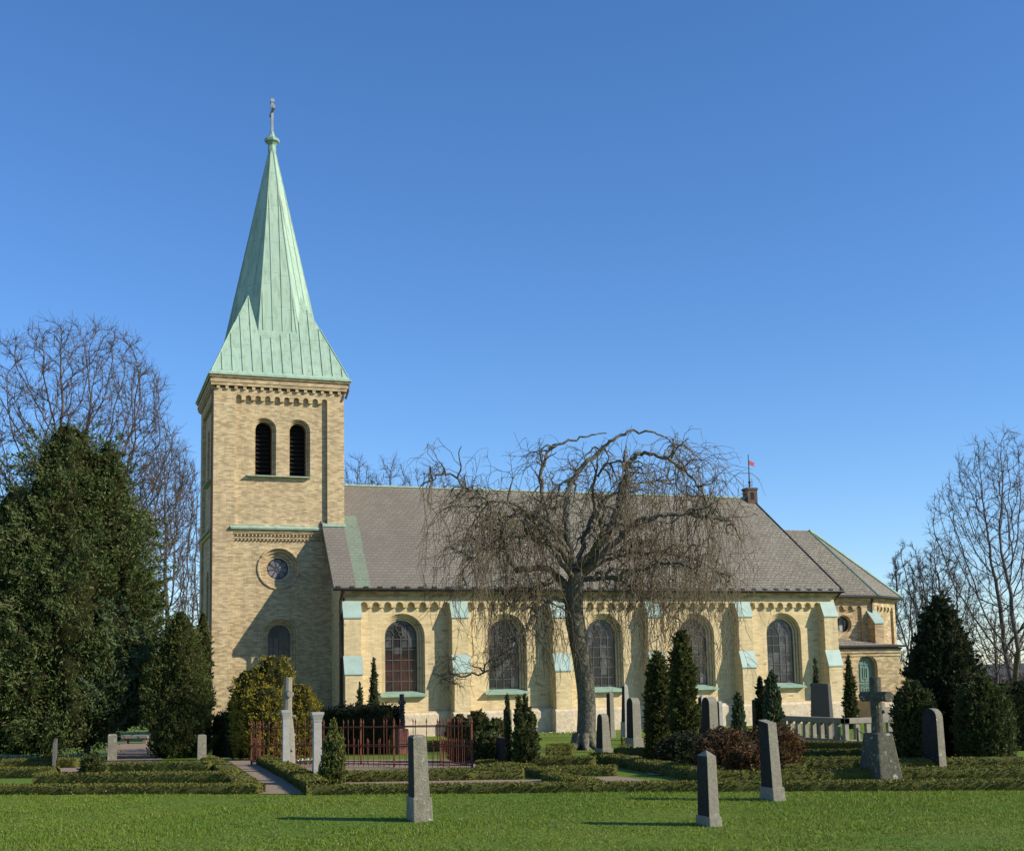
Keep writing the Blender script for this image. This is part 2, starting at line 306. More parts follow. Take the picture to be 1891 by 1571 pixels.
# ------------------------------------------------------------------ mesh helpers
class MB:
    def __init__(s): s.v = []; s.f = []; s.mi = []
    def add(s, vs, fs, mi=0):
        o = len(s.v); s.v += [tuple(map(float, v)) for v in vs]; s.f += [tuple(i+o for i in f) for f in fs]; s.mi += [mi]*len(fs)
    def box(s, x0, y0, z0, x1, y1, z1, mi=0):
        s.add([(x0, y0, z0), (x1, y0, z0), (x1, y1, z0), (x0, y1, z0), (x0, y0, z1), (x1, y0, z1), (x1, y1, z1), (x0, y1, z1)],
              [(0, 3, 2, 1), (4, 5, 6, 7), (0, 1, 5, 4), (1, 2, 6, 5), (2, 3, 7, 6), (3, 0, 4, 7)], mi)
    def hexa(s, P, mi=0): s.add(P, [(0, 3, 2, 1), (4, 5, 6, 7), (0, 1, 5, 4), (1, 2, 6, 5), (2, 3, 7, 6), (3, 0, 4, 7)], mi)
    def prism(s, poly, ax, a0, a1, mi=0):
        n = len(poly)
        def P(p, a): q = list(p); q.insert(ax, a); return q
        s.add([P(p, a0) for p in poly]+[P(p, a1) for p in poly], [tuple(range(n))[::-1], tuple(range(n, 2*n))]+[(i, (i+1) % n, n+(i+1) % n, n+i) for i in range(n)], mi)
    def tube(s, pts, r, n=8, mi=0, cap=True):
        pts = [Vector(p) for p in pts]; rs = r if isinstance(r, (list, tuple)) else [r]*len(pts)
        V = []; F = []
        for i, p in enumerate(pts):
            t = (pts[min(i+1, len(pts)-1)]-pts[max(i-1, 0)]).normalized()
            a = t.cross(Vector((0, 0, 1)) if abs(t.z) < .9 else Vector((1, 0, 0))).normalized(); b = t.cross(a)
            for k in range(n):
                w_ = 2*math.pi*(k+.5)/n; V.append(p+(a*math.cos(w_)+b*math.sin(w_))*rs[i])
        for i in range(len(pts)-1):
            for k in range(n): F.append((i*n+k, i*n+(k+1) % n, (i+1)*n+(k+1) % n, (i+1)*n+k))
        if cap: F += [tuple(range(n))[::-1], tuple(range((len(pts)-1)*n, len(pts)*n))]
        s.add(V, F, mi)
    def lathe(s, prof, n=16, c=(0, 0), mi=0, ph=0):
        V = []; F = []
        for r, z in prof:
            for k in range(n): a = 2*math.pi*k/n+ph; V.append((c[0]+r*math.cos(a), c[1]+r*math.sin(a), z))
        for i in range(len(prof)-1):
            for k in range(n): F.append((i*n+k, i*n+(k+1) % n, (i+1)*n+(k+1) % n, (i+1)*n+k))
        F += [tuple(range(n))[::-1], tuple(range((len(prof)-1)*n, len(prof)*n))]
        s.add(V, F, mi)
    def mesh(s, name, mats, smooth=False, bevel=0):
        me = bpy.data.meshes.new(name); me.from_pydata(s.v, [], s.f)
        mats = mats if isinstance(mats, (list, tuple)) else [mats]
        for m in mats: me.materials.append(m)
        me.polygons.foreach_set('material_index', s.mi)
        bm = bmesh.new(); bm.from_mesh(me); bmesh.ops.recalc_face_normals(bm, faces=bm.faces)
        if bevel:
            bmesh.ops.bevel(bm, geom=[e for e in bm.edges if len(e.link_faces) == 2 and e.calc_face_angle(0) > .5], offset=bevel, segments=2, profile=.6, affect='EDGES')
        bm.to_mesh(me); bm.free()
        if smooth: me.polygons.foreach_set('use_smooth', [True]*len(me.polygons))
        return me
    def obj(s, name, mats, parent=None, **k): return link(name, s.mesh(name, mats, **k), parent)

def np_mesh(name, V, F, mats, mi=None, smooth=False):
    """V (n,3), F list of arrays (m,k)"""
    me = bpy.data.meshes.new(name); V = np.asarray(V, np.float32)
    me.vertices.add(len(V)); me.vertices.foreach_set('co', V.ravel())
    idx = np.concatenate([f.ravel() for f in F]).astype(np.int32); tot = np.concatenate([np.full(len(f), f.shape[1]) for f in F]).astype(np.int32)
    st = np.concatenate([[0], np.cumsum(tot)[:-1]]).astype(np.int32)
    me.loops.add(len(idx)); me.loops.foreach_set('vertex_index', idx)
    me.polygons.add(len(tot)); me.polygons.foreach_set('loop_start', st); me.polygons.foreach_set('loop_total', tot)
    for m in (mats if isinstance(mats, (list, tuple)) else [mats]): me.materials.append(m)
    if mi is not None: me.polygons.foreach_set('material_index', np.concatenate(mi).astype(np.int32))
    if smooth: me.polygons.foreach_set('use_smooth', np.ones(len(tot), bool))
    me.update(calc_edges=True); me.validate()
    return me
class Tubes:
    def __init__(s, sides=3): s.V = []; s.F = []; s.n = 0; s.k = sides
    def add(s, P, r, k=None):
        P = np.asarray(P, float); k = k or s.k; m = len(P); r = np.broadcast_to(r, (m,))
        T = np.gradient(P, axis=0); T /= np.linalg.norm(T, axis=1, keepdims=True)+1e-9
        ref = np.where(np.abs(T[:, 2:3]) < .9, np.array([[0, 0, 1.]]), np.array([[1., 0, 0]])) if False else np.tile([.31, .77, .12], (m, 1))
        A = np.cross(T, ref); A /= np.linalg.norm(A, axis=1, keepdims=True)+1e-9; B = np.cross(T, A)
        th = 2*np.pi*np.arange(k)/k
        V = P[:, None]+r[:, None, None]*(A[:, None]*np.cos(th)[None, :, None]+B[:, None]*np.sin(th)[None, :, None])
        s.V.append(V.reshape(-1, 3))
        i = np.arange(m-1)[:, None]*k; j = np.arange(k)[None]; j2 = (j+1) % k
        s.F.append((np.stack([i+j, i+j2, i+k+j2, i+k+j], -1).reshape(-1, 4))+s.n); s.n += m*k
    def mesh(s, name, mat, off=(0, 0, 0)): return np_mesh(name, np.concatenate(s.V)-np.array(off), [np.concatenate(s.F)], mat, smooth=True)

# ------------------------------------------------------------------ ground
def ground():
    us = np.concatenate([np.linspace(2, 12, 6), np.linspace(13, 70, 58), np.linspace(75, 260, 30), np.linspace(290, 1200, 26), [1400, 1800, 2500, 3500, 5000]])
    th = np.linspace(-1, 1, 61)
    V = []; F = []
    f2 = np.array([math.sin(YAW), math.cos(YAW)]); r2 = np.array([math.cos(YAW), -math.sin(YAW)])
    us = np.concatenate([[-30, -10], us])
    for s in us:
        wd = max(60, abs(s)*1.3)
        for t in th:
            p = CAM[:2]+f2*s+r2*wd*t
            z = G(s)
            if s > 300: z += (2.2*math.sin(t*7+s*.004)+1.4*math.sin(t*17+1))*sst((s-300)/700)*(1+.3*t)
            V.append((p[0], p[1], z))
    n = len(th)
    a = np.arange(len(us)-1)[:, None]*n+np.arange(n-1)[None]
    F = np.stack([a, a+1, a+n+1, a+n], -1).reshape(-1, 4)
    tag(link('ground', np_mesh('ground', V, [F], M['grass'], smooth=True)), kind='structure')
ground()

def patch(name, quad, mat, lift=.012, n=8):
    P = [at(*q)[0] for q in quad]; V = []
    for i in range(n+1):
        for j in range(n+1):
            a, b = i/n, j/n
            p = (P[0]*(1-a)+P[1]*a)*(1-b)+(P[3]*(1-a)+P[2]*a)*b
            V.append((p[0], p[1], gxy(p[0], p[1])+lift))
    a = np.arange(n)[:, None]*(n+1)+np.arange(n)[None]
    F = np.stack([a, a+n+1, a+n+2, a+1], -1).reshape(-1, 4)
    return tag(link(name, np_mesh(name, V, [F], mat)), kind='structure')

# ------------------------------------------------------------------ church
class Fr:                       # a wall plane: u along the wall, z up, d into the wall
    def __init__(s, O, U, Nn): s.O = np.array(O, float); s.U = np.array(U, float); s.N = np.array(Nn, float)
    def __call__(s, u, z, d=0): return s.O+s.U*u+s.N*d+np.array([0, 0, z])
def arch(c, r, zb, zs, n=20):
    return [(c-r, zb)]+[(c-r*math.cos(math.pi*i/n), zs+r*math.sin(math.pi*i/n)) for i in range(n+1)]+[(c+r, zb)]
def circ(c, z, r, n=32): return [(c+r*math.cos(2*math.pi*i/n), z+r*math.sin(2*math.pi*i/n)) for i in range(n)]
def scallop(x0, x1, zb, zc, n, r, leg=.1, k=6):
    """hole polygon whose top is a row of n small round arches"""
    sp = (x1-x0-2*r)/(n-1) if n > 1 else 0
    P = [(x0, zb), (x0, zc)]
    for i in range(n):
        c = x0+r+i*sp
        if i: P.append((c-r, zc))
        P += [(c-r*math.cos(math.pi*j/k), zc+leg+r*math.sin(math.pi*j/k)) for j in range(k+1)]
        P.append((c+r, zc))
    P.append((x1, zb))
    Q = [P[0]]
    for p in P[1:]:
        if abs(p[0]-Q[-1][0])+abs(p[1]-Q[-1][1]) > 1e-5: Q.append(p)
    return Q
def face(mb, F, outer, holes, d=0, mi=0):
    loops = [[Vector((x, z, 0)) for x, z in l] for l in [outer]+holes]
    fl = [p for l in loops for p in l]
    mb.add([F(p.x, p.y, d) for p in fl], tessellate_polygon(loops), mi)
def reveal(mb, F, loop, d0, d1, mi=0, closed=True):
    n = len(loop); mb.add([F(x, z, d0) for x, z in loop]+[F(x, z, d1) for x, z in loop], [(i, (i+1) % n, n+(i+1) % n, n+i) for i in range(n if closed else n-1)], mi)
def ring(mb, F, A, B, d, mi=0):
    n = len(A); mb.add([F(x, z, d) for x, z in A]+[F(x, z, d) for x, z in B], [(i, (i+1) % n, n+(i+1) % n, n+i) for i in range(n)], mi)
def steps(mb, F, mk, rs, ds, mi=0, ord_=2):
    """stepped round-arched surround: mk(r) gives the loop, depth grows from ds[0]"""
    Ls = [mk(r) for r in rs]
    for i in range(len(rs)):
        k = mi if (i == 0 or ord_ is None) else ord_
        reveal(mb, F, Ls[i], ds[i], ds[i+1], k)
        if i+1 < len(rs): ring(mb, F, Ls[i], Ls[i+1], ds[i+1], mi)
def rect(x0, z0, x1, z1): return [(x0, z0), (x1, z0), (x1, z1), (x0, z1)]

TW, TD = 5.45, 5.55
church = tag(empty('church', (0, 0, 0)), 'yellow brick church with green copper spire, slate roof and round-arched windows', 'church')
FS = Fr((0, 0, 0), (1, 0, 0), (0, 1, 0)); FW = Fr((0, 0, 0), (0, 1, 0), (1, 0, 0))
FE = Fr((TW, 0, 0), (0, 1, 0), (-1, 0, 0)); FN = Fr((0, TD, 0), (1, 0, 0), (0, -1, 0))
mb = MB()
def tower_side(F, width, front=True):
    m = .9 if front else .75
    x1 = width-(.72 if front else .75)
    up = scallop(m, x1, 8.78, 14.0, 10, .115, .1)
    lo = rect(m-.08, 1.0, x1-.05, 8.45)
    face(mb, F, rect(0, -.3, width, 14.5), [up, lo])
    reveal(mb, F, up, 0, .15); reveal(mb, F, lo, 0, .09)
    c1, c2 = (2.10, 3.535) if front else (width/2-.72, width/2+.72)
    mk = lambda c: (lambda r: arch(c, r, 10.86, 12.82))
    face(mb, F, up, [mk(c1)(.49), mk(c2)(.49)], .15)
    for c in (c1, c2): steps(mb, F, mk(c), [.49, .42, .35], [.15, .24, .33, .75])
    if front:
        ro = lambda r: circ(2.70, 6.98, r); wi = lambda r: arch(2.76, r, 1.75, 4.19)
        face(mb, F, lo, [ro(.80), wi(.67)], .09)
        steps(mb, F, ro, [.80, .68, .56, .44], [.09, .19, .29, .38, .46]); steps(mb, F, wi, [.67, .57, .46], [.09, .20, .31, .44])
    else:
        wi = lambda r: arch(width/2, r, 4.9, 6.6)
        face(mb, F, lo, [wi(.45)], .09); steps(mb, F, wi, [.45, .35], [.09, .2, .4]); face(mb, F, wi(.35), [], .4, 1)
tower_side(FS, TW); tower_side(FW, TD, False)
for F, wd in ((FE, TD), (FN, TW)): face(mb, F, rect(0, -.3, wd, 14.5), [])
mb.tube([FS(x, z, .08) for x, z in circ(2.70, 6.98, .845)+[circ(2.70, 6.98, .845)[0]]], .05, 6, cap=False)
mb.tube([FS(x, z, .08) for x, z in arch(2.76, .72, 1.75, 4.19)], .05, 6)
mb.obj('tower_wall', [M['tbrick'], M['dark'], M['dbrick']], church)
# saw-tooth and dentil courses under the string course and the cornice
mb = MB()
for i in range(24):
    x = .93+i*.153; mb.prism([(x, .095), (x+.11, .095), (x+.055, -.01)], 2, 8.30, 8.37)
    mb.prism([(x, .095), (x+.11, .095), (x+.055, -.01)], 2, 8.12, 8.18)
mb.box(.83, .03, 8.40, 4.66, .12, 8.5)
mb.box(.83, .06, 8.21, 4.66, .12, 8.26)
mb.obj('sawtooth_course', M['tbrick'], church)
mb = MB()
mb.box(.72, -.11, 8.58, 4.72, .1, 8.64); mb.prism([(-.13, 8.63), (.15, 8.66), (.15, 8.82)], 0, .70, 4.62)
mb.box(-.11, .7, 8.58, .1, 4.9, 8.64)
mb.obj('string_course', M['copper'], church)
mb = MB()
def collar(o, z0, z1, mi=0): mb.box(-o, -o, z0, TW+o, TD+o, z1, mi)
for i in range(15):
    x = .10+i*.362
    mb.box(x, -.10, 14.42, x+.13, .05, 14.56); mb.box(-.10, x, 14.42, .05, x+.13, 14.56)
    mb.box(TW-.05, x, 14.42, TW+.10, x+.13, 14.56)
collar(.13, 14.56, 14.68); collar(.16, 14.68, 14.82); collar(.10, 14.82, 14.90); collar(.20, 14.90, 14.98)
mb.obj('tower_cornice', M['tbrick'], church, bevel=.008)
# belfry openings: louvres, dark chamber and the sill
for F, cs, nm in ((FS, (2.10, 3.535), 'S'), (FW, (TD/2-.72, TD/2+.72), 'W')):
    for c in cs:
        mb = MB(); face(mb, F, arch(c, .40, 10.8, 12.82), [], .80, 1)
        for k in range(12):
            z = 10.95+k*.185; hw = .355 if z < 12.8 else math.sqrt(max(.01, .12-(z-12.8)**2))
            a, b_ = F(c-hw, z, .60), F(c+hw, z, .60); a2, b2 = F(c-hw, z+.12, .74), F(c+hw, z+.12, .74)
            mb.add([a, b_, b2, a2, a-[0, 0, .02], b_-[0, 0, .02], b2-[0, 0, .02], a2-[0, 0, .02]], [(0, 1, 2, 3), (4, 5, 6, 7), (0, 1, 5, 4)])
        mb.obj('belfry_louvre', [M['wood'], M['dark']], church)
    mb = MB(); a, b_ = (cs[0]-.72, cs[1]+.5)
    P = [F(a, 10.80, -.06), F(b_, 10.80, -.06), F(b_, 10.80, .3), F(a, 10.80, .3), F(a, 10.83, -.06), F(b_, 10.83, -.06), F(b_, 10.90, .3), F(a, 10.90, .3)]
    mb.hexa(P); mb.obj('belfry_sill', M['copper'], church)
# rose window
rw = MB(); face(rw, FS, circ(2.70, 6.98, .44), [], .43); rose = rw.obj('round_window', M['rose'], church)
tr = MB()
tr.tube([FS(x, z, .41) for x, z in circ(2.70, 6.98, .425)+[circ(2.70, 6.98, .425)[0]]], .022, 5, cap=False)
for k in range(8):
    a = math.pi*k/4+.2; tr.tube([FS(2.70+.07*math.cos(a), 6.98+.07*math.sin(a), .40), FS(2.70+.34*math.cos(a), 6.98+.34*math.sin(a), .40)], .012, 4)
    a += math.pi/8; c0 = (2.70+.325*math.cos(a), 6.98+.325*math.sin(a))
    tr.tube([FS(c0[0]+.12*math.cos(a+t), c0[1]+.12*math.sin(a+t), .40) for t in np.linspace(-1.8, 1.8, 9)], .013, 4, cap=False)
tr.tube([FS(x, z, .40) for x, z in circ(2.70, 6.98, .07, 10)+[circ(2.70, 6.98, .07, 10)[0]]], .012, 4, cap=False)
tr.obj('tracery', M['iron'], rose)

def arched_window(F, c, r, zb, zs, d, glass, sill=None, name='arched_window', parent=church, cols=4):
    lead = MB(); 
    pw = 2*r/cols
    for k in range(1, cols):
        x = c-r+pw*k; lead.tube([F(x, zb, d-.02), F(x, zs+.02, d-.02)], .014, 4)
    z = zb+.43*r/.68
    while z < zs+.05: lead.tube([F(c-r, z, d-.02), F(c+r, z, d-.02)], .014 , 4); z += .43*r/.68
    o = arch(c, r-.015, zb+.015, zs); lead.tube([F(x, z, d-.02) for x, z in o+[o[0]]], .024, 4, cap=False)
    cr = .30*r; cz = zs+.58*r
    lead.tube([F(x, z, d-.02) for x, z in circ(c, cz, cr, 14)+[circ(c, cz, cr, 14)[0]]], .012, 4, cap=False)
    for sgn in (-1, 1):
        lead.tube([F(c+sgn*r*.5, zs, d-.02), F(c+sgn*r*.42, zs+.15*r, d-.02), F(c+sgn*r*.55, zs+.38*r, d-.02), F(c+sgn*r*.38, zs+.55*r, d-.02)], .012, 4)
        lead.tube([F(c+sgn*r*.55, zs+.38*r, d-.02), F(c+sgn*r*.80, zs+.42*r, d-.02), F(c+sgn*r*.9, zs+.2*r, d-.02)], .012, 4)
        lead.tube([F(c+sgn*r*.3, zs+.75*r, d-.02), F(c+sgn*r*.5, zs+.80*r, d-.02)], .012, 4)
        lead.tube([F(c, zs, d-.02), F(c+sgn*r*.12, zs+.15*r, d-.02), F(c+sgn*.1*r, zs+.3*r, d-.02)], .012, 4)
    w_ = lead.obj(name, M['muntin'], parent)
    g = MB(); face(g, F, arch(c, r+.01, zb, zs), [], d); g.obj('glass', glass, w_)
    if sill:
        a, b_, z0, z1 = sill; s_ = MB()
        s_.hexa([F(a, z0, -.05), F(b_, z0, -.05), F(b_, z0, d-.03), F(a, z0, d-.03), F(a, z0+.035, -.05), F(b_, z0+.035, -.05), F(b_, z1, d-.03), F(a, z1, d-.03)])
        s_.obj('sill', M['copper_dark'], w_)
    return w_
arched_window(FS, 2.76, .46, 1.75, 4.19, .40, M['glass'], (2.0, 3.5, 1.62, 1.78))

# spire: square skirt with an octagonal needle growing out of it
SC = np.array([2.75, 2.77]); mb = MB()
mb.box(SC[0]-2.99, SC[1]-3.04, 14.985, SC[0]+2.99, SC[1]+3.04, 15.07)
sk = 3.0; apexz = 15.07+sk/.455
bx = [(SC[0]-2.93, SC[1]-2.98), (SC[0]+2.93, SC[1]-2.98), (SC[0]+2.93, SC[1]+2.98), (SC[0]-2.93, SC[1]+2.98)]
mb.add([(x, y, 15.07) for x, y in bx]+[(x, y, 15.20) for x, y in [(SC[0]+a*2.86, SC[1]+b_*2.9) for a, b_ in ((-1, -1), (1, -1), (1, 1), (-1, 1))]]+[(SC[0], SC[1], apexz)],
       [(0, 1, 5, 4), (1, 2, 6, 5), (2, 3, 7, 6), (3, 0, 4, 7), (4, 5, 8), (5, 6, 8), (6, 7, 8), (7, 4, 8), (3, 2, 1, 0)])
ap0, zt = 2.42, 26.15                         # apothem at z=15.1 and where the needle ends
def apo(z): return .14+(ap0-.14)*(zt-z)/(zt-15.1)
oc = lambda a, z: [(SC[0]+a/math.cos(math.pi/8)*math.cos(math.pi/8+k*math.pi/4), SC[1]+a/math.cos(math.pi/8)*math.sin(math.pi/8+k*math.pi/4), z) for k in range(8)]
o1, o2 = oc(ap0, 15.1), oc(.14, zt)
mb.add(o1+o2, [(k, (k+1) % 8, 8+(k+1) % 8, 8+k) for k in range(8)]+[tuple(range(8, 16))])
# standing seams: on the needle
def skirt_h(x, y): return 15.20+(1-max(abs(x-SC[0])/2.86, abs(y-SC[1])/2.9))*(apexz-15.20)
for k in range(8):
    th = math.pi/4*k; n_ = np.array([math.cos(th), math.sin(th)]); t_ = np.array([-n_[1], n_[0]])
    for off in (-.62, -.21, .21, .62):
        z0 = 15.15; ok = False; zz = z0
        while zz < 24.5:
            p = SC+n_*apo(zz)+t_*off
            if skirt_h(*p) < zz: break
            zz += .05
        ztop = zt-(abs(off)/math.tan(math.pi/8)-.14)*(zt-15.1)/(ap0-.14)-.15
        ztop = min(ztop, 24.3)
        if ztop <= zz: continue
        mb.tube([(*(SC+n_*(apo(zz)+.01)+t_*off), zz), (*(SC+n_*(apo(ztop)+.01)+t_*off), ztop)], .022, 4)
    a, b_ = oc(apo(16.9), 16.9)[k], oc(.14, zt)[k]
    mb.tube([a, b_], .03, 4)
# and on the skirt
for k in range(4):
    n_ = np.array([[1, 0], [0, 1], [-1, 0], [0, -1]][k]); t_ = np.array([-n_[1], n_[0]]); hw = 2.86 if k % 2 == 0 else 2.9; tw = 2.9 if k % 2 == 0 else 2.86
    for i in range(-6, 7):
        off = i*.42+.10
        if abs(off) > tw-.08: continue
        e = 1-abs(off)/tw
        pts = []
        for q in np.linspace(0, e-.02, 14):
            z = 15.20+q*(apexz-15.20); p = SC+n_*hw*(1-q)+t_*off
            a = max(abs((p-SC)@np.array([math.cos(j*math.pi/4), math.sin(j*math.pi/4)])) for j in range(8))
            if a < apo(z): break
            pts.append((p[0]+n_[0]*.012, p[1]+n_[1]*.012, z+.01))
        if len(pts) > 1: mb.tube([pts[0], pts[-1]], .022, 4)
for sx, sy in ((-1, -1), (1, -1), (1, 1), (-1, 1)):
    q = .36; mb.tube([(SC[0]+sx*2.86, SC[1]+sy*2.9, 15.2), (SC[0]+sx*2.86*(1-q), SC[1]+sy*2.9*(1-q), 15.2+q*(apexz-15.2))], .03, 4)
spire = mb.obj('spire', M['copper'], church)
mb = MB(); mb.lathe([(.16, 26.0), (.19, 26.2), (.17, 26.45), (.24, 26.55), (.34, 26.62), (.34, 26.74), (.2, 26.82), (.11, 26.98), (.09, 27.1)], 8, tuple(SC))
mb.obj('finial_collar', M['copper_dark'], spire)
mb = MB(); mb.box(SC[0]-.05, SC[1]-.07, 27.0, SC[0]+.05, SC[1]+.07, 28.62); mb.box(SC[0]-.055, SC[1]-.52, 28.02, SC[0]+.055, SC[1]+.52, 28.18); mb.box(SC[0]-.08, SC[1]-.1, 28.5, SC[0]+.08, SC[1]+.1, 28.66)
mb.obj('spire_cross', M['gilt'], spire, bevel=.01)

# ---- nave
NY, NX0, NX1, RY = -2.2, 4.9, 27.86, 1.75
EZ, RZ, EY = 5.99, 10.80, -2.55
FNv = Fr((0, NY, 0), (1, 0, 0), (0, 1, 0))
SB, XB, XW, SWn = 4.428, 4.985, 7.43, 4.444
mb = MB(); frame_h = []
WC = [XW+k*SWn for k in range(5)]; BX = [4.92]+[XB+k*SB for k in range(1, 6)]
for k in range(5):
    sc = scallop(BX[k]+.72, BX[k+1]-.02, 1.0, 5.22, 8, .155, .07)
    frame_h.append(sc)
face(mb, FNv, rect(NX0, .9, NX1, 5.66), frame_h)
for k, sc in enumerate(frame_h):
    reveal(mb, FNv, sc, 0, .20); mk = lambda r, c=WC[k]: arch(c, r, 1.72, 4.04)
    face(mb, FNv, sc, [mk(.94)], .20)
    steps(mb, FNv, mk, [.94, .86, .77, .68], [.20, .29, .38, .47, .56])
mb.prism([(NY, .9), (6.0-.3, .9), (5.7, 5.66), (RY, 10.35), (NY, 5.66)], 0, NX0, NX0+.1)   # west gable
mb.box(NX1-.1, NY+.12, .9, NX1, 5.6, 5.66)
mb.box(NX0, 5.55, .9, NX1, 5.7, 5.66)
mb.obj('nave_wall', [M['nbrick'], M['dark'], M['dbrick']], church)
mb = MB(); mb.box(NX0-.02, NY-.07, -.4, NX1+.03, NY+.2, .86); mb.prism([(NY-.07, .86), (NY+.2, .86), (NY+.2, .96), (NY-.0, .96)], 0, NX0-.02, NX1+.03)
mb.box(NX1-.1, NY+.2, -.4, NX1+.03, 5.6, .9); mb.box(NX0-.02, NY+.2, -.4, NX0+.1, 0, .9)
mb.obj('nave_plinth', M['plinth'], church)
mb = MB()
mb.box(NX0-.03, NY-.05, 5.62, NX1+.06, NY+.1, 5.72); mb.box(NX0-.05, NY-.12, 5.72, NX1+.10, NY+.1, 5.82); mb.box(NX0-.08, NY-.22, 5.82, NX1+.14, NY+.1, 5.93)
mb.box(NX1-.1, NY+.1, 5.62, NX1+.14, 5.6, 5.93)
mb.obj('nave_cornice', M['cbrick'], church, bevel=.006)
# windows
for k, c in enumerate(WC):
    arched_window(FNv, c, .68, 1.80, 4.04, .54, M['glass_red'] if k == 0 else M['glass'], (c-.96, c+.98, 1.60, 1.82))
# buttresses with two copper weatherings
bp = None
def buttress(x0, w_, y, name='buttress', d1=.26, d2=.46, zt_=5.45, z1=4.80, z2=3.25, z3=2.55, mat='nbrick'):
    mb = MB()
    prof = [(y+.1, .9), (y-d2-.02, .9), (y-d2, z3), (y-d1, z2-.03), (y-d1, z1), (y+.0, zt_-.03), (y+.1, zt_-.03)]
    mb.prism(prof, 0, x0, x0+w_); o = mb.obj(name, M[mat], church)
    for (ya, za, yb, zb) in ((y-d1-.05, z1-.03, y+.0, zt_), (y-d2-.05, z3-.03, y-d1+.0, z2)):
        c = MB(); c.prism([(ya, za), (ya, za+.05), (yb, zb+.02), (yb, zb-.04), (ya+.04, za)], 0, x0-.035, x0+w_+.035)
        c.obj('copper_cap', M['cap'], o)
    p = MB(); p.prism([(y+.1, -.4), (y-d2-.09, -.4), (y-d2-.09, .86), (y-d2-.0, .95), (y+.1, .95)], 0, x0-.06, x0+w_+.06); p.obj('footing', M['plinth'], o)
for x in BX: buttress(x, .70, NY)
# roof
mb = MB(); X0, X1, XR = 4.48, 28.14, 26.06; EYb = 2*RY-EY
def shell(P, faces, t=.10):
    n = len(P); mb.add(list(P)+[(p[0], p[1], p[2]-t) for p in P], faces+[tuple(i+n for i in f)[::-1] for f in faces])
ym = RY-(RY-EY)*.93
P = [(X0, EY, EZ), (X1, EY, EZ), (X1, EYb, EZ), (X0, EYb, EZ), (X0, RY, RZ), (XR, RY, RZ)]
shell(P, [(0, 1, 5, 4), (2, 3, 4, 5), (1, 2, 5)])
mb.add([(X0, EY, EZ), (X0, RY, RZ), (X0, RY, RZ-.14), (X0, EY, EZ-.1)], [(0, 1, 2, 3)]); mb.add([(X0, EYb, EZ), (X0, RY, RZ), (X0, RY, RZ-.14), (X0, EYb, EZ-.1)], [(0, 1, 2, 3)])
roof = mb.obj('nave_roof', M['slate'], church)
mb = MB(); mb.tube([(5.4, RY, RZ+.02), (XR, RY, RZ+.02)], .045, 6)
mb.box(4.50, -.14, 8.74, TW+.02, .0, 8.86); 
mb.obj('ridge_flashing', M['copper'], roof)
mb = MB(); mb.tube([(XR, RY, RZ+.02), (X1, EY, EZ+.02)], .035, 5); mb.obj('hip_flashing', M['iron'], roof); mb = MB()
mb.tube([(X0-.01, 0, 8.86), (X0-.01, EY, EZ+.02)], .03, 4)
mb.obj('verge_flashing', M['iron'], roof)
# gutter with brackets
mb = MB(); mb.prism([(EY-.10, EZ-.0), (EY-.12, EZ-.06), (EY-.05, EZ-.13), (EY+.05, EZ-.10), (EY+.03, EZ-.0)], 0, X0, X1+.05)
x = X0+.1
while x < X1: mb.box(x, EY-.13, EZ-.02, x+.16, EY+.12, EZ+.055); x += .57
mb.obj('gutter', M['iron'], church)
mb = MB(); mb.tube([(NX0-.02, EY, EZ-.1), (NX0-.08, NY-.12, 5.5), (NX0-.08, NY-.12, 4.0), (NX0-.10, NY-.18, .2)], .065, 8)
mb.obj('downpipe', M['pipe'], church)
mb = MB(); mb.tube([(28.02, EY, EZ-.1), (28.02, -1.75, 5.45), (28.02, -1.7, 4.0)], .06, 8); mb.obj('downpipe', M['pipe'], church); mb = MB(); mb.tube([(TW+.18, -.1, 14.9), (TW+.16, -.12, 14.6), (TW+.05, -.12, 14.25)], .045, 6)
mb.obj('downpipe', M['pipe'], church)
mb = MB(); mb.tube([(-.04, .04, 14.4), (-.04, .04, .3)], .05, 8); mb.obj('downpipe', M['pipe'], church)
# ridge turret with the weather vane
mb = MB(); cx_, cy_ = 26.0, RY
mb.box(cx_-.27, cy_-.25, 10.5, cx_+.27, cy_+.25, 11.20); mb.box(cx_-.31, cy_-.29, 11.20, cx_+.31, cy_+.29, 11.27); mb.box(cx_-.29, cy_-.27, 11.27, cx_+.29, cy_+.27, 11.31)
mb.box(cx_-.10, cy_-.262, 10.72, cx_+.10, cy_-.24, 11.08, 1)
ch = mb.obj('chimney', [simple('dark_chimney_brick', (.07, .045, .035), (.11, .075, .055), 9), M['dark']], church, bevel=.008)
mb = MB(); mb.tube([(cx_, cy_, 11.3), (cx_, cy_, 11.9), (cx_, cy_, 13.0)], [.05, .035, .022], 6); mb.lathe([(.05, 11.55), (.08, 11.6), (.05, 11.65)], 8, (cx_, cy_))
for a in (.6, 2.7, 4.6): mb.tube([(cx_+.04*math.cos(a), cy_+.04*math.sin(a), 11.45)]+[(cx_+.3*math.cos(a), cy_+.3*math.sin(a), z) for z in (11.45, 11.62, 11.75)], .012, 4)
vane = mb.obj('weather_vane', M['iron'], church)
mb = MB(); mb.prism([(cx_+.03, 12.70), (cx_+.34, 12.58), (cx_+.29, 12.5), (cx_+.34, 12.40), (cx_+.03, 12.48)], 1, cy_-.012, cy_+.012); mb.obj('flag', M['redmetal'], vane)

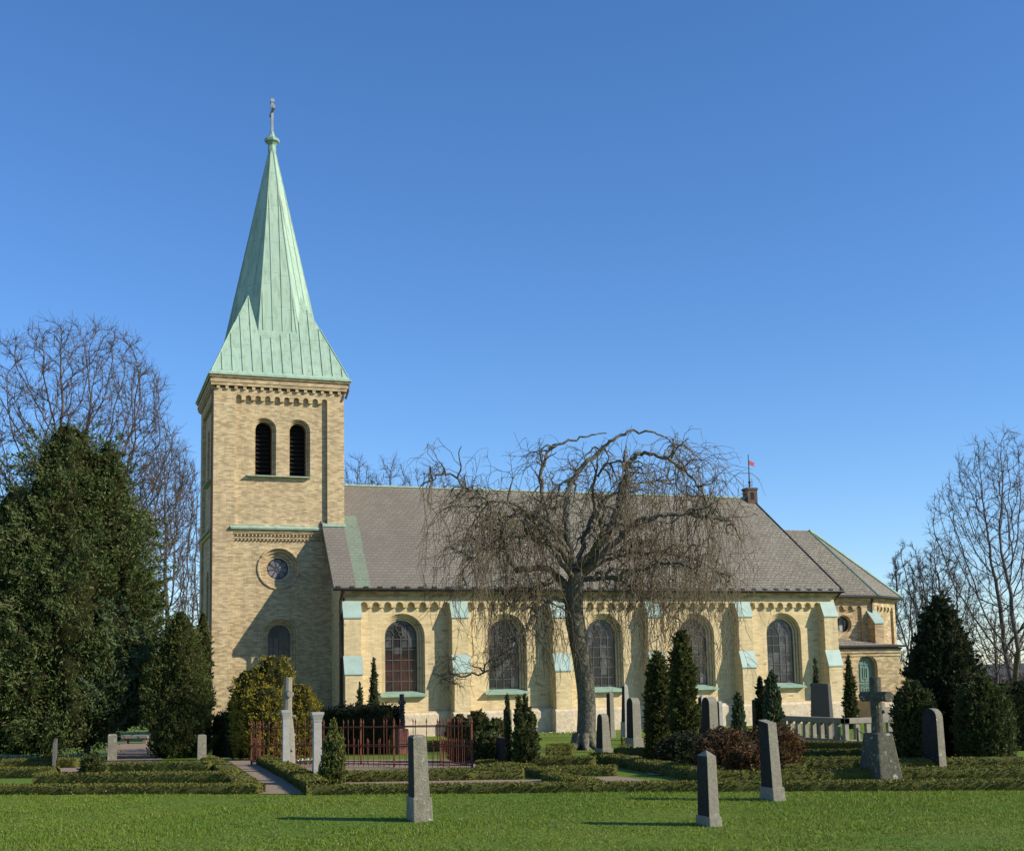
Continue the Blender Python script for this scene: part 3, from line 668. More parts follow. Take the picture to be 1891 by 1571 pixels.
# ---- chancel with a three-sided end
CW = [(NX1-.1, -.6), (31.15, -.6), (33.4, .85), (33.4, 2.65), (31.15, 4.1), (NX1-.1, 4.1)]
mb = MB()
for i in range(5):
    a, b_ = np.array(CW[i]), np.array(CW[i+1]); u = (b_-a); ln = np.linalg.norm(u); u /= ln; n_ = np.array([-u[1], u[0]])
    F = Fr((*a, 0), (*u, 0), (*n_, 0))
    if i == 0:
        sc = scallop(.42, 2.68, 1.0, 5.2, 5, .14, .06); face(mb, F, rect(0, -.3, ln, 5.62), [sc]); reveal(mb, F, sc, 0, .12)
        co_ = lambda r: circ(1.72, 4.52, r); face(mb, F, sc, [co_(.44)], .12); steps(mb, F, co_, [.44, .37], [.12, .2, .38]); FC = F
    elif i == 1:
        sc = scallop(.35, ln-.3, 1.0, 5.2, 5, .13, .06); face(mb, F, rect(0, -.3, ln, 5.62), [sc]); reveal(mb, F, sc, 0, .12); face(mb, F, sc, [], .12)
    else: face(mb, F, rect(0, -.3, ln, 5.62), [])
mb.obj('chancel_wall', [M['cbrick'], M['dark'], M['dbrick']], church)
mb = MB(); face(mb, FC, circ(1.72, 4.52, .38), [], .36); cwn = mb.obj('round_window', glassmat('pale_round_glass', None, .4), church)
mb = MB()
for x in (1.60, 1.86): mb.tube([FC(x, 4.17, .33), FC(x, 4.87, .33)], .014, 4)
mb.tube([FC(x, z, .33) for x, z in circ(1.72, 4.52, .36, 20)+[circ(1.72, 4.52, .36, 20)[0]]], .025, 4, cap=False); mb.obj('glazing_bars', M['iron'], cwn)
def off_poly(P, o):
    c = np.array([29.5, 1.75]); out = []
    n = len(P)
    for i, p in enumerate(P):
        p = np.array(p); q = p.copy()
        a = np.array(P[i-1]) if i else None; b_ = np.array(P[i+1]) if i < n-1 else None
        def nr(a, b): u = (b-a)/np.linalg.norm(b-a); return np.array([u[1], -u[0]])
        n1 = nr(a, p) if a is not None else nr(p, b_); n2 = nr(p, b_) if b_ is not None else nr(a, p)
        m = (n1+n2); m /= (m@n1); out.append(tuple(p+m*o))
    return out
mb = MB()
for o, z0, z1 in ((.05, 5.58, 5.66), (.11, 5.66, 5.74), (.18, 5.74, 5.81)):
    Q = off_poly(CW, o); mb.prism(Q, 2, z0, z1)
mb.obj('chancel_cornice', M['cbrick'], church)
Q = off_poly(CW, .32); Z0 = 5.86; R1, R2 = (26.5, 1.75, 9.28), (29.25, 1.75, 9.28)
mb = MB(); P = [(*q, Z0) for q in Q]+[R1, R2]
shell(P, [(0, 1, 7, 6), (1, 2, 7), (2, 3, 7), (3, 4, 7), (4, 5, 6, 7)], .08)
cr = mb.obj('chancel_roof', M['slate'], church)
mb = MB()
for i in (1, 2): mb.tube([(*Q[i], Z0+.02), (R2[0], R2[1], R2[2]+.02)], .05 if i == 1 else .09, 5)
mb.prism([(Q[1][0]*.97+.03*R2[0], 0), (0, 0), (0, 0)], 2, 0, 0) if False else None
mb.obj('ridge_flashing', M['copper_dark'], cr)
mb = MB(); Qg = off_poly(CW, .36); mb.tube([(*q, Z0-.04) for q in Qg[:4]], .065, 6); mb.tube([(31.0, -.72, Z0-.1), (30.95, -.68, 5.4), (30.95, -.68, 3.6)], .055, 6); mb.obj('gutter', M['iron'], church)
# chancel corner buttress
buttress(30.75, .5, -.6, d1=.55, d2=.56, zt_=5.15, z1=4.55, z2=3.0, z3=2.6, mat='cbrick')
# ---- vestry
VX0, VX1, VY = NX1+.02, 31.75, -1.5
FV = Fr((0, VY, 0), (1, 0, 0), (0, 1, 0)); mb = MB()
dk = lambda r: arch(29.98, r, .83, 2.50)
face(mb, FV, rect(VX0, -.3, VX1, 3.40), [dk(.55)]); steps(mb, FV, dk, [.55, .47], [0, .08, .26])
mb.box(VX0, VY+.3, -.3, VX0+.05, -.55, 3.4); mb.box(VX1-.25, VY+.002, -.3, VX1, .6, 3.4)
mb.add([(VX0, VY-.0, 3.40), (VX1, VY, 3.40), (VX1, VY+.4, 3.40), (VX0, VY+.4, 3.40)], [(0, 1, 2, 3)])
mb.prism([(VX1-.01, -.3), (VX1+.62, -.3), (VX1+.50, 1.6), (VX1+.10, 2.75), (VX1-.01, 3.1)], 1, VY+.05, VY+.75)
mb.obj('vestry_wall', [M['cbrick'], M['dark'], M['dbrick']], church)
mb = MB(); mb.box(VX0, VY-.06, -.4, VX1+.05, VY-.002, .80); mb.obj('vestry_plinth', M['plinth'], church)
mb = MB()
shell([(VX0, VY-.22, 3.47), (VX1+.22, VY-.22, 3.47), (VX1+.22, -.3, 3.47), (VX1-.9, -.58, 3.62), (VX0, -.58, 4.02)], [(0, 1, 3, 4), (1, 2, 3)], .07)
vr = mb.obj('vestry_roof', M['slate'], church)
mb = MB(); mb.tube([(VX0, VY-.27, 3.43), (VX1+.26, VY-.27, 3.43), (VX1+.26, -.3, 3.43)], .05, 6); mb.box(VX0, VY-.14, 3.30, VX1+.12, VY+.0, 3.36); mb.obj('gutter', M['iron'], church)
mb = MB(); mb.box(VX0, VY-.10, 3.12, VX1+.08, VY-.002, 3.30); mb.box(VX0, VY-.05, 2.98, VX1+.04, VY-.001, 3.12); mb.obj('vestry_cornice', M['cbrick'], church)
mb = MB(); face(mb, FV, dk(.48), [], .24)
for s_ in (-1, 1):
    pass
mb.box(29.965, VY+.215, .84, 29.995, VY+.245, 2.96)
def frame2(x0, z0, x1, z1, w_=.04, y=VY+.21):
    mb.box(x0, y, z0, x1, y+.035, z0+w_); mb.box(x0, y, z1-w_, x1, y+.035, z1); mb.box(x0, y-.002, z0+w_, x0+w_, y+.035, z1-w_); mb.box(x1-w_, y-.002, z0+w_, x1, y+.035, z1-w_)
frame2(29.68, 1.0, 30.30, 1.62); frame2(29.83, 1.13, 30.16, 1.5, .05); frame2(29.70, 1.78, 30.28, 2.62); frame2(29.86, 1.92, 30.12, 2.45, .05)
mb.box(29.52, VY+.2, 1.66, 30.44, VY+.24, 1.73)
dr = mb.obj('vestry_door', M['door'], church)
mb = MB(); mb.tube([(30.33, VY+.18, 1.68), (30.24, VY+.16, 1.68)], .015, 6); mb.obj('handle', M['iron'], dr)
mb = MB()
for i in range(4): mb.box(29.35-.0*i, VY-.35-.28*i, -.1, 30.6, VY-.07-.28*i+(.0 if i else 0), .80-.19*i)
mb.box(29.15, VY-1.3, -.1, 29.33, VY-.08, .95); 
mb.obj('door_steps', M['concrete'], church, bevel=.01)
# brick boot-scraper post beside the tower and the little oil-tank hood next to the nave

# ------------------------------------------------------------------ vegetation helpers
def leaf_quads(P, Dr, size, asp=2.2, jit=.5, rs=None):
    """one small leaf-shaped quad at every point, long axis along Dr with jitter"""
    n = len(P); D = Dr+rng.normal(0, jit, (n, 3)); D /= np.linalg.norm(D, axis=1, keepdims=True)+1e-9
    X = np.cross(D, rng.normal(0, 1, (n, 3))); X /= np.linalg.norm(X, axis=1, keepdims=True)+1e-9
    l = size*(.6+.8*rng.random(n))[:, None]; w_ = l/asp
    V = np.stack([P-D*l*.5, P+X*w_*.5, P+D*l*.5, P-X*w_*.5], 1).reshape(-1, 3)
    return V, np.arange(4*n).reshape(-1, 4)
def noise3(P, f, seed=0):
    r = np.random.default_rng(seed); s = np.zeros(len(P))
    for k in range(6):
        d = r.normal(0, 1, 3); d /= np.linalg.norm(d); s += np.sin(P@d*f*(1+.5*k)+r.random()*6.3)/(1+.4*k)
    return s/2.5
def crown_mesh(name, prof, H, n, leaf, mats, lump=.16, clumps=0, seed=1, up=.5, core=.74, asp=2.2, jit=.45, rag=.10, squash=1.0, tuft=.22, lpt=42):
    """prof: list of (height fraction, radius). Body surface displaced by lumps, leaves scattered through the outer shell"""
    r = np.random.default_rng(seed); hs_, rs_ = zip(*prof)
    def rad(h): return np.interp(h, hs_, rs_)
    # candidate points, weighted by circumference; most leaves sit on outward tufts
    lum = lambda th, z: 1+lump*noise3(np.stack([np.cos(th)*1.5, np.sin(th)*1.5, z*1.1/max(rs_)], 1), 2.2, seed)+lump*.7*noise3(np.stack([np.cos(th)*3, np.sin(th)*3, z*2.2/max(rs_)], 1), 2.6, seed+5)
    def cand(n):
        hh = r.random(n*4); hh = hh[r.random(n*4) < (rad(hh)+.08)/(max(rs_)+.08)][:n]; return hh, r.random(len(hh))*2*np.pi
    nt_ = max(30, int(n/lpt)); hh, th = cand(nt_); nt_ = len(hh); R0 = max(rs_)
    tl = (tuft*R0+.04)*(.5+r.random(nt_)); rr = rad(hh)*lum(th, hh*H)*(.97-.25*r.random(nt_)**2)
    TP = np.stack([rr*np.cos(th), rr*np.sin(th)*squash, hh*H], 1); TD_ = np.stack([np.cos(th)*.8, np.sin(th)*.8*squash, np.full(nt_, up)+.35*r.normal(size=nt_)], 1)+r.normal(0, .3, (nt_, 3)); TD_ /= np.linalg.norm(TD_, axis=1, keepdims=True)
    k_ = r.integers(0, nt_, int(n*.8)); t_ = r.random(len(k_)); P1 = TP[k_]+TD_[k_]*((t_-.45)*tl[k_])[:, None]+r.normal(0, 1, (len(k_), 3))*(tl[k_]*.20*(1.05-t_))[:, None]
    hh, th = cand(int(n*.24)); rr = rad(hh)*lum(th, hh*H)*(.94-.26*r.random(len(hh)))
    P2 = np.stack([rr*np.cos(th), rr*np.sin(th)*squash, hh*H], 1)
    P = np.concatenate([P1, P2]); D = np.concatenate([TD_[k_], np.stack([np.cos(th)*.6, np.sin(th)*.6, np.full(len(th), up)], 1)])
    V, F = leaf_quads(P, D, leaf, asp, jit)
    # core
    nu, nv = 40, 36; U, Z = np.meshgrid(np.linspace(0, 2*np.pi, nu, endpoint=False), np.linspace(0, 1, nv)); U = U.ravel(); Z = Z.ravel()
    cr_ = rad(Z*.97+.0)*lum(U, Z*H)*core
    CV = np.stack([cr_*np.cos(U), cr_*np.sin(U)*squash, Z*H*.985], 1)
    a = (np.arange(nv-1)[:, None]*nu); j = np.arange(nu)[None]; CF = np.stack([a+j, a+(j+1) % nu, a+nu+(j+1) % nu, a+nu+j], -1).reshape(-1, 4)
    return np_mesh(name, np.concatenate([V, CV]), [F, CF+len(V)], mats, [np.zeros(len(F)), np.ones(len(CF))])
def shrub(name, label, cat, px, py, prof, H, n, leaf, mat, seed=1, group=None, core='core', stem=True, s=None, P=None, rz=0, **k):
    if P is None: P, s = at(px, py)
    root = tag(empty(name, tuple(P), rz), label, cat, group)
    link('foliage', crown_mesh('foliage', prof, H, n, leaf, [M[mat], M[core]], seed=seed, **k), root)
    if stem:
        t = Tubes(6); t.add([(0, 0, -.1), (0.02, 0, H*.25), (.0, .02, H*.6)], [.05+.02*H, .04+.012*H, .02]); link('stem', t.mesh('stem', M['bark']), root)
    return root
def mpp(s): return s/FPX                     # metres per photo pixel at distance s
def cone_px(px, ytop, ybase, halfw, shape='cone', s=None):
    P, d = at(px, ybase); H = (ybase-ytop)*mpp(d); r = halfw*mpp(d); return P, d, H, r

# ------------------------------------------------------------------ hedges
def hedge(pts, label, h=.2, dep=.30, mat='box', body='boxbody', leaf=.035, dens=1500, name='box_hedge', group='low clipped box hedges', cat='hedge', seed=0, world=None):
    """clipped hedge: its front foot runs through the photo points, it grows away from the camera"""
    W_ = [at(*p)[0] if len(p) == 2 else np.array(p) for p in pts]
    r = np.random.default_rng(seed+len(pts)*7+abs(int(pts[0][0]))); V = []; F = []; nb = 0; LV = []; LF = []; nl = 0
    base = W_[0].copy()
    for a, b_ in zip(W_[:-1], W_[1:]):
        d = (b_-a)[:2]; ln = np.linalg.norm(d); d /= ln; nrm = np.array([-d[1], d[0]])
        if nrm@fw[:2] < 0: nrm = -nrm
        nx = max(2, int(ln/.12)); cs = [(0, 0), (0, .35), (-.01, .8), (.03, 1.), (dep*.5, 1.02), (dep-.03, 1.), (dep+.01, .8), (dep, 0)]
        for i in range(nx+1):
            t = i/nx; p = a+(b_-a)*t; g = gxy(p[0], p[1]); hh = h*(1+.06*math.sin(p[0]*2.3+p[1])+.05*r.normal())
            for (o, z) in cs: V.append((p[0]+nrm[0]*o*1.+r.normal()*.006, p[1]+nrm[1]*o+r.normal()*.006, g-.03+(hh+.03)*z-.012))
        k = len(cs)
        for i in range(nx):
            for j in range(k-1): F.append((nb+i*k+j, nb+i*k+j+1, nb+(i+1)*k+j+1, nb+(i+1)*k+j))
        F.append(tuple(nb+j for j in range(4)) ); F.append((nb, nb+3, nb+4, nb+7)); F.append(tuple(nb+nx*k+j for j in range(4))); F.append((nb+nx*k, nb+nx*k+3, nb+nx*k+4, nb+nx*k+7))
        nb += (nx+1)*k
        m = int(dens*ln*(h*1.6+dep)); t = r.random(m)
        # front / top / back / ends
        which = r.random(m); fr_ = h/(h*1.6+dep); tp = dep/(h*1.6+dep)
        o = np.where(which < fr_, -.005+r.normal(0, .010, m), np.where(which < fr_+tp, r.random(m)*dep, dep+r.normal(0, .01, m)))
        z = np.where(which < fr_, r.random(m), np.where(which < fr_+tp, 1+r.normal(0, .05, m), r.random(m)))
        en = r.random(m) < .04+.25/ln*.3; t = np.where(en, np.where(r.random(m) < .5, 0, 1)+r.normal(0, .01, m)/ln, t); o = np.where(en, r.random(m)*dep, o); z = np.where(en, r.random(m), z)
        p = a[None]+(b_-a)[None]*t[:, None]; P = np.stack([p[:, 0]+nrm[0]*o, p[:, 1]+nrm[1]*o, np.interp(t, [0, .5, 1], [gxy(a[0], a[1]), gxy(*((a+b_)/2)[:2]), gxy(b_[0], b_[1])])+z*h], 1)
        Dn = np.where((which < fr_)[:, None], np.array([-nrm[0], -nrm[1], .5])[None], np.array([0, 0, 1.])[None])
        v, f = leaf_quads(P, Dn, leaf, 1.5, .6); LV.append(v); LF.append(f+nl); nl += len(v)
    V = np.array(V); LV = np.concatenate(LV)
    f4 = np.array([f for f in F if len(f) == 4])
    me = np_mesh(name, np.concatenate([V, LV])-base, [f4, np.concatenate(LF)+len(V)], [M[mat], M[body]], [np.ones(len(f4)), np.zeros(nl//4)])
    return tag(link(name, me, None, tuple(base)), label, cat, group)

hedge([(-60, 1468), (476, 1466)], 'long low box hedge along the lawn at the left, left of the gravel path', .15, .32)
hedge([(60, 1449), (430, 1447)], 'low box hedge behind the long left lawn-side hedge, holding the round ball shrub', .20, .35, seed=2)
hedge([(-60, 1437), (95, 1436)], 'short brownish box hedge at the left edge under the big evergreen', .20, .3, seed=3)
hedge([(196, 1426), (385, 1424)], 'box hedge in front of the two short lichened stones at the left', .20, .3, seed=4)
hedge([(438, 1462), (366, 1406)], 'box hedge running back along the left side of the gravel path', .16, .35, seed=5)
hedge([(566, 1467), (505, 1428), (474, 1412)], 'box hedge with its dark side to the gravel path, left of the white pillars', .20, .35, seed=6)
hedge([(566, 1468), (1096, 1463)], 'middle lawn-side box hedge from the gravel path past the rough square stone', .145, .28, seed=7)
hedge([(1096, 1463), (1905, 1459)], 'right lawn-side box hedge running behind the two obelisk stones to the right edge', .145, .28, seed=8)
hedge([(640, 1446), (872, 1442), (968, 1440)], 'box hedge in front of the rusty iron fence', .20, .30, seed=9)
hedge([(1000, 1444), (1085, 1462)], 'short slanting box hedge beside the round gravel plot', .16, .3, seed=10)
hedge([(880, 1418), (1010, 1440)], 'slanting box hedge running from the corner of the rusty fence', .16, .3, seed=11)
hedge([(1010, 1434), (1140, 1432)], 'short box hedge behind the gravel plot left of the weeping tree shadow', .17, .3, seed=12)
hedge([(985, 1417), (1098, 1416)], 'box hedge in front of the weeping tree trunk', .20, .35, seed=13)
hedge([(1088, 1407), (1180, 1424), (1300, 1446)], 'long slanting box hedge from the round-topped stone towards the tallest front stone', .20, .35, seed=14)
hedge([(1135, 1403), (1196, 1402)], 'short box hedge between the round-topped stone and the dark thujas', .24, .35, seed=15)
hedge([(1300, 1448), (1500, 1444), (1905, 1438)], 'box hedge behind the right lawn-side hedge, below the log cross monument', .19, .35, seed=16)
hedge([(1470, 1423), (1610, 1421)], 'box hedge behind the flat grave slab on the right', .22, .35, seed=17)
hedge([(1480, 1404), (1612, 1402)], 'second box hedge behind the flat grave slab', .20, .35, seed=18)
hedge([(1450, 1382), (1600, 1385)], 'box hedge just in front of the pale balustrade plot', .20, .35, seed=19)
hedge([(1450, 1368), (1560, 1369)], 'far box hedge left of the balustrade plot near the church', .18, .35, seed=20)
hedge([(1150, 1375), (1195, 1374)], 'tiny box hedge behind the tall pedestal stone near the nave', .22, .35, seed=21)
hedge([(1010, 1397), (1060, 1396)], 'short box hedge left of the weeping tree foot', .22, .35, seed=22)
hedge([(1640, 1427), (1905, 1424)], 'box hedge in front of the dark shrubs at the right edge', .22, .4, seed=23)
hedge([(650, 1392), (830, 1386)], 'low box hedge seen through the rusty fence', .3, .35, seed=24)
hedge([(392, 1396), (445, 1398)], 'tall dark clipped yew hedge between the tower and the golden yew', 1.25, 1.2, 'yew_dark', 'core', .07, 500, 'yew_hedge', 'tall dark clipped yew hedges', seed=30)
hedge([(590, 1392), (706, 1392)], 'tall dark clipped yew hedge behind the rusty fence', 1.35, 1.2, 'yew_dark', 'core', .07, 500, 'yew_hedge', 'tall dark clipped yew hedges', seed=31)
hedge([(1868, 1386), (1930, 1385)], 'dark clipped hedge at the far right edge beyond the shrubs', 1.5, 1.2, 'yew_dark', 'core', .08, 300, 'yew_hedge', 'tall dark clipped yew hedges', seed=32)

hedge([(1010, 1388), (1062, 1387)], 'small box hedge just behind the short one left of the weeping tree foot', .22, .3, seed=40)
hedge([(1140, 1392), (1158, 1392)], 'stub of box hedge between the round-topped stone and the pedestal slab', .22, .3, seed=41)
hedge([(880, 1430), (985, 1429)], 'box hedge in front of the many-tipped juniper', .17, .3, seed=42)
hedge([(1320, 1437), (1490, 1434)], 'box hedge at the foot of the red-brown shrubs', .2, .3, seed=43)
hedge([(0, 1420), (140, 1418)], 'dark box hedge in the shade under the huge cypress', .22, .4, seed=44)

# ------------------------------------------------------------------ gravel
patch('gravel_path', [(478, 1466), (566, 1467), (470, 1405), (410, 1400)], M['gravel'], .012)
patch('gravel_plot', [(420, 1405), (900, 1402), (880, 1425), (430, 1425)], M['gravel'], .016)
patch('gravel_plot', [(585, 1452), (1010, 1449), (1000, 1441), (640, 1443)], M['gravel'], .020)
patch('gravel_plot', [(1035, 1453), (1260, 1450), (1140, 1434), (1060, 1438)], M['gravel'], .014)
patch('gravel_plot', [(985, 1424), (1085, 1423), (1078, 1417), (985, 1417)], M['gravel'], .014)
patch('gravel_plot', [(1110, 1406), (1250, 1412), (1240, 1402), (1120, 1400)], M['gravel'], .014)
patch('gravel_plot', [(880, 1400), (1010, 1399), (1010, 1413), (900, 1414)], M['gravel'], .018)
patch('gravel_plot', [(1200, 1432), (1480, 1432), (1480, 1420), (1180, 1418)], M['gravel'], .014)
patch('gravel_plot', [(1480, 1419), (1600, 1418), (1600, 1408), (1480, 1408)], M['gravel'], .014)
patch('gravel_plot', [(0, 1432), (180, 1431), (180, 1412), (0, 1412)], M['gravel'], .014)
patch('gravel_plot', [(1660, 1437), (1891, 1434), (1891, 1427), (1660, 1428)], M['gravel'], .014)
patch('gravel_plot', [(200, 1412), (300, 1411), (300, 1372), (195, 1372)], M['gravel'], .014)

# ------------------------------------------------------------------ gravestones
def stone(label, xl, xs, xr, yb, yt, style='point', mat='stone_grey', ped=.22, taper=.25, lean=0, pedw=1.18, face_=True, name='gravestone', cat='gravestone', group='upright gravestones', sinkdark=None):
    """xl..xs is the width of the shaded west face, xs..xr of the sunlit south face, at the foot of the shaft"""
    P, s = at(xs, yb); q = mpp(s); va = YAW+math.atan((xs-CX)/FPX)
    D = (xs-xl)*q/max(.2, math.sin(va)); Wd = (xr-xs)*q/math.cos(va); H = (yb-yt)*q
    root = tag(empty(name, (P[0]+Wd/2, P[1]+D/2, P[2])), label, cat, group)
    hp = H*ped; w0, d0 = Wd/2, D/2
    if ped:
        mb = MB(); k = 1.0
        a, b_ = w0*1.0, d0*1.0
        mb.hexa([(-a, -b_, -.1), (a, -b_, -.1), (a, b_, -.1), (-a, b_, -.1), (-a*.93, -b_*.93, hp), (a*.93, -b_*.93, hp), (a*.93, b_*.93, hp), (-a*.93, b_*.93, hp)])
        mb.obj('pedestal', M[mat], root, bevel=.012)
        w0 *= .93/pedw; d0 *= .93/pedw
    z0 = hp-.01 if ped else -.1; Hs = H-z0; mb = MB(); t = 1-taper
    if style == 'round' or style == 'gable':
        if style == 'round':
            prof = [(-1, 0), (1, 0)]; r = d0*t; 
            out = [(-d0, z0), (d0, z0)]+[(r*math.cos(a), H-r*.8+r*.8*math.sin(a)) for a in np.linspace(0, math.pi, 9)]
        else: out = [(-d0, z0), (d0, z0), (d0*t, H-d0*.7), (0, H), (-d0*t, H-d0*.7)]
        n = len(out); V = []
        for sgn in (-1, 1):
            for y, z in out: V.append((sgn*w0*(1-taper*(z-z0)/Hs), y, z))
        mb.add(V, [tuple(range(n))[::-1], tuple(range(n, 2*n))]+[(i, (i+1) % n, n+(i+1) % n, n+i) for i in range(n)])
    else:
        zt = H-{'point': .55, 'flat': .12, 'slant': .3, 'pyr': .5}[style]*min(w0, d0)*2
        mb.hexa([(-w0, -d0, z0), (w0, -d0, z0), (w0, d0, z0), (-w0, d0, z0), (-w0*t, -d0*t, zt), (w0*t, -d0*t, zt), (w0*t, d0*t, zt), (-w0*t, d0*t, zt)])
        mb.f.pop(1) if False else None
        if style == 'slant': T_ = [(-w0*t, -d0*t, zt+.003), (w0*t, -d0*t, zt+.003), (w0*t, d0*t, H), (-w0*t, d0*t, H)]; mb.add([(-w0*t, -d0*t, zt), (w0*t, -d0*t, zt), (w0*t, d0*t, zt), (-w0*t, d0*t, zt)]+T_, [(4, 5, 6, 7), (1, 2, 6, 5), (2, 3, 7, 6), (3, 0, 4, 7), (0, 1, 5, 4)])
        else:
            k = {'point': .15, 'flat': .75, 'pyr': .0}[style]
            mb.add([(-w0*t, -d0*t, zt), (w0*t, -d0*t, zt), (w0*t, d0*t, zt), (-w0*t, d0*t, zt)]+[(-w0*t*k, -d0*t*k, H), (w0*t*k, -d0*t*k, H), (w0*t*k, d0*t*k, H), (-w0*t*k, d0*t*k, H)], [(4, 5, 6, 7), (1, 2, 6, 5), (2, 3, 7, 6), (3, 0, 4, 7), (0, 1, 5, 4)])
    sh = mb.obj('shaft', [M[mat], M['west_shade']], root, bevel=.006)
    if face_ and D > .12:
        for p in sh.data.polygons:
            if p.normal.x < -.9: p.material_index = 1  # west-facing shaft faces take the painted shade colour
    if lean: root.rotation_euler = (0, R_(lean), 0)
    return root, s, (Wd, D, H)
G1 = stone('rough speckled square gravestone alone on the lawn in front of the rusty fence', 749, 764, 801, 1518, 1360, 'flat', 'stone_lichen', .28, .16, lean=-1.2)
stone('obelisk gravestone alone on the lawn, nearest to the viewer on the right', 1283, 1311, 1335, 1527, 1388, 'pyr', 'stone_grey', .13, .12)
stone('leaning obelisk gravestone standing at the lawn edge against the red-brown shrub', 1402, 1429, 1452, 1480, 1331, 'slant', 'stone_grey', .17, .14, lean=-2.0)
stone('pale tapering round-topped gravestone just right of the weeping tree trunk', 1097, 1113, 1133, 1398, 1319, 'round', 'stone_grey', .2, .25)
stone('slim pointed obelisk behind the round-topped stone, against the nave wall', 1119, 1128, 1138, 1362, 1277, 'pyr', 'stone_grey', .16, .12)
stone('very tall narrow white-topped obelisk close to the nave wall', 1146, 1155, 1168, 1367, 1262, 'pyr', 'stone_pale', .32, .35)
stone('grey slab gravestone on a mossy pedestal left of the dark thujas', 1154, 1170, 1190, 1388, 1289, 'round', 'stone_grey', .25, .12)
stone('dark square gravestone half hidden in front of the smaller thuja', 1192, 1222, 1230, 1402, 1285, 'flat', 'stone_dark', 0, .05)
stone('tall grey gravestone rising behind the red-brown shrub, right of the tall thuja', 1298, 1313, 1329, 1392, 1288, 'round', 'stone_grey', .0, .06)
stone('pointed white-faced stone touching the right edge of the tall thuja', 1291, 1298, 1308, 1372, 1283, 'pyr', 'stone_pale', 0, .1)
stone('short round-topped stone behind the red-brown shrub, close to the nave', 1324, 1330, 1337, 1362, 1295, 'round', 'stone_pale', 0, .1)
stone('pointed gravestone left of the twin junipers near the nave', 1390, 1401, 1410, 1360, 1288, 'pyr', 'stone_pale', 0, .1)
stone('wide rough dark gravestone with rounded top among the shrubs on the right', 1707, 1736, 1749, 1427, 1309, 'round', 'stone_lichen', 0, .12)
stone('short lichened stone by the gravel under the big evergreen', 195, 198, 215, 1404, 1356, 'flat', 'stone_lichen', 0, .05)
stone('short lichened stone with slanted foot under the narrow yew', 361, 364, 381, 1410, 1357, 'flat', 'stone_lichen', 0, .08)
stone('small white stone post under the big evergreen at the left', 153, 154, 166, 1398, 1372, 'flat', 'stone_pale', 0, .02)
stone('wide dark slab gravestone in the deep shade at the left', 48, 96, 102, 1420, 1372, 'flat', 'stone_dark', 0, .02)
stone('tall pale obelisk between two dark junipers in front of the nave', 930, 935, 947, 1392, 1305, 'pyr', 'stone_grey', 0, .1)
stone('low red granite block with shade-painted west face, below the pale obelisk', 916, 936, 943, 1411, 1363, 'flat', 'stone_red', 0, .02)
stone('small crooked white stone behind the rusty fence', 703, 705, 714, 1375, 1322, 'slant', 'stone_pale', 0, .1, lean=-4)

def fin(root, f_, name, mat, **k): mb = MB(); f_(mb); return mb.obj(name, M[mat], root, **k)
# white pillars with capitals
for lab, xl, xs, xr, yb, yt in (('taller white capped pillar right of the gravel path, nearest of the two', 571, 579, 594, 1443, 1316), ('white capped pillar in front of the trunk-shaped stone cross', 516, 522, 534, 1425, 1312)):
    P, s = at(xs, yb); q = mpp(s); H = (yb-yt)*q; w_ = (xr-xs)*q*.54
    root = tag(empty('stone_pillar', (P[0]+w_, P[1]+w_, P[2])), lab, 'stone pillar', 'capped white pillars')
    fin(root, lambda m: m.box(-w_*1.25, -w_*1.25, -.1, w_*1.25, w_*1.25, .10), 'base', 'stone_pale', bevel=.012)
    fin(root, lambda m: m.hexa([(-w_, -w_, .1), (w_, -w_, .1), (w_, w_, .1), (-w_, w_, .1), (-w_*.9, -w_*.9, H*.87), (w_*.9, -w_*.9, H*.87), (w_*.9, w_*.9, H*.87), (-w_*.9, w_*.9, H*.87)]), 'shaft', 'stone_pale', bevel=.006)
    def cp(m):
        m.box(-w_*1.02, -w_*1.02, H*.862, w_*1.02, w_*1.02, H*.885); m.hexa([(-w_*.95, -w_*.95, H*.885), (w_*.95, -w_*.95, H*.885), (w_*.95, w_*.95, H*.885), (-w_*.95, w_*.95, H*.885), (-w_*1.35, -w_*1.35, H*.96), (w_*1.35, -w_*1.35, H*.96), (w_*1.35, w_*1.35, H*.96), (-w_*1.35, w_*1.35, H*.96)]); m.box(-w_*1.4, -w_*1.4, H*.96, w_*1.4, w_*1.4, H)
    fin(root, cp, 'capital', 'stone_pale', bevel=.004)
# log-shaped stone cross on a tapered block
P, s = at(1630, 1443); q = mpp(s)
root = tag(empty('cross_monument', (P[0]+.1, P[1]+.2, P[2])), 'stone cross shaped like sawn logs on a lichened tapering block, right of centre', 'gravestone', 'cross monuments')
hb = 88*q; H = 192*q
fin(root, lambda m: m.hexa([(-.23, -.34, -.1), (.23, -.34, -.1), (.23, .34, -.1), (-.23, .34, -.1), (-.15, -.20, hb), (.15, -.20, hb), (.15, .20, hb), (-.15, .20, hb)]), 'pedestal', 'stone_cross', bevel=.03)
def lg(m):
    m.tube([(0.0, 0, hb-.05), (.005, .0, hb+.25), (-.005, 0, H*.78), (0, 0, H)], [.105, .095, .10, .095], 12)
    for z, a in ((hb+.2, .6), (hb+.42, 3.9), (hb+.33, 5.4)): m.tube([(.07*math.cos(a), .07*math.sin(a), z), (.13*math.cos(a), .13*math.sin(a), z+.02)], [.035, .028], 7)
fin(root, lg, 'upright_log', 'stone_cross', smooth=False, bevel=.006)
fin(root, lambda m: m.tube([(0, -.36, H*.81), (0, 0, H*.815), (0, .36, H*.81)], [.088, .08, .088], 12), 'cross_arm', 'stone_cross', bevel=.006)
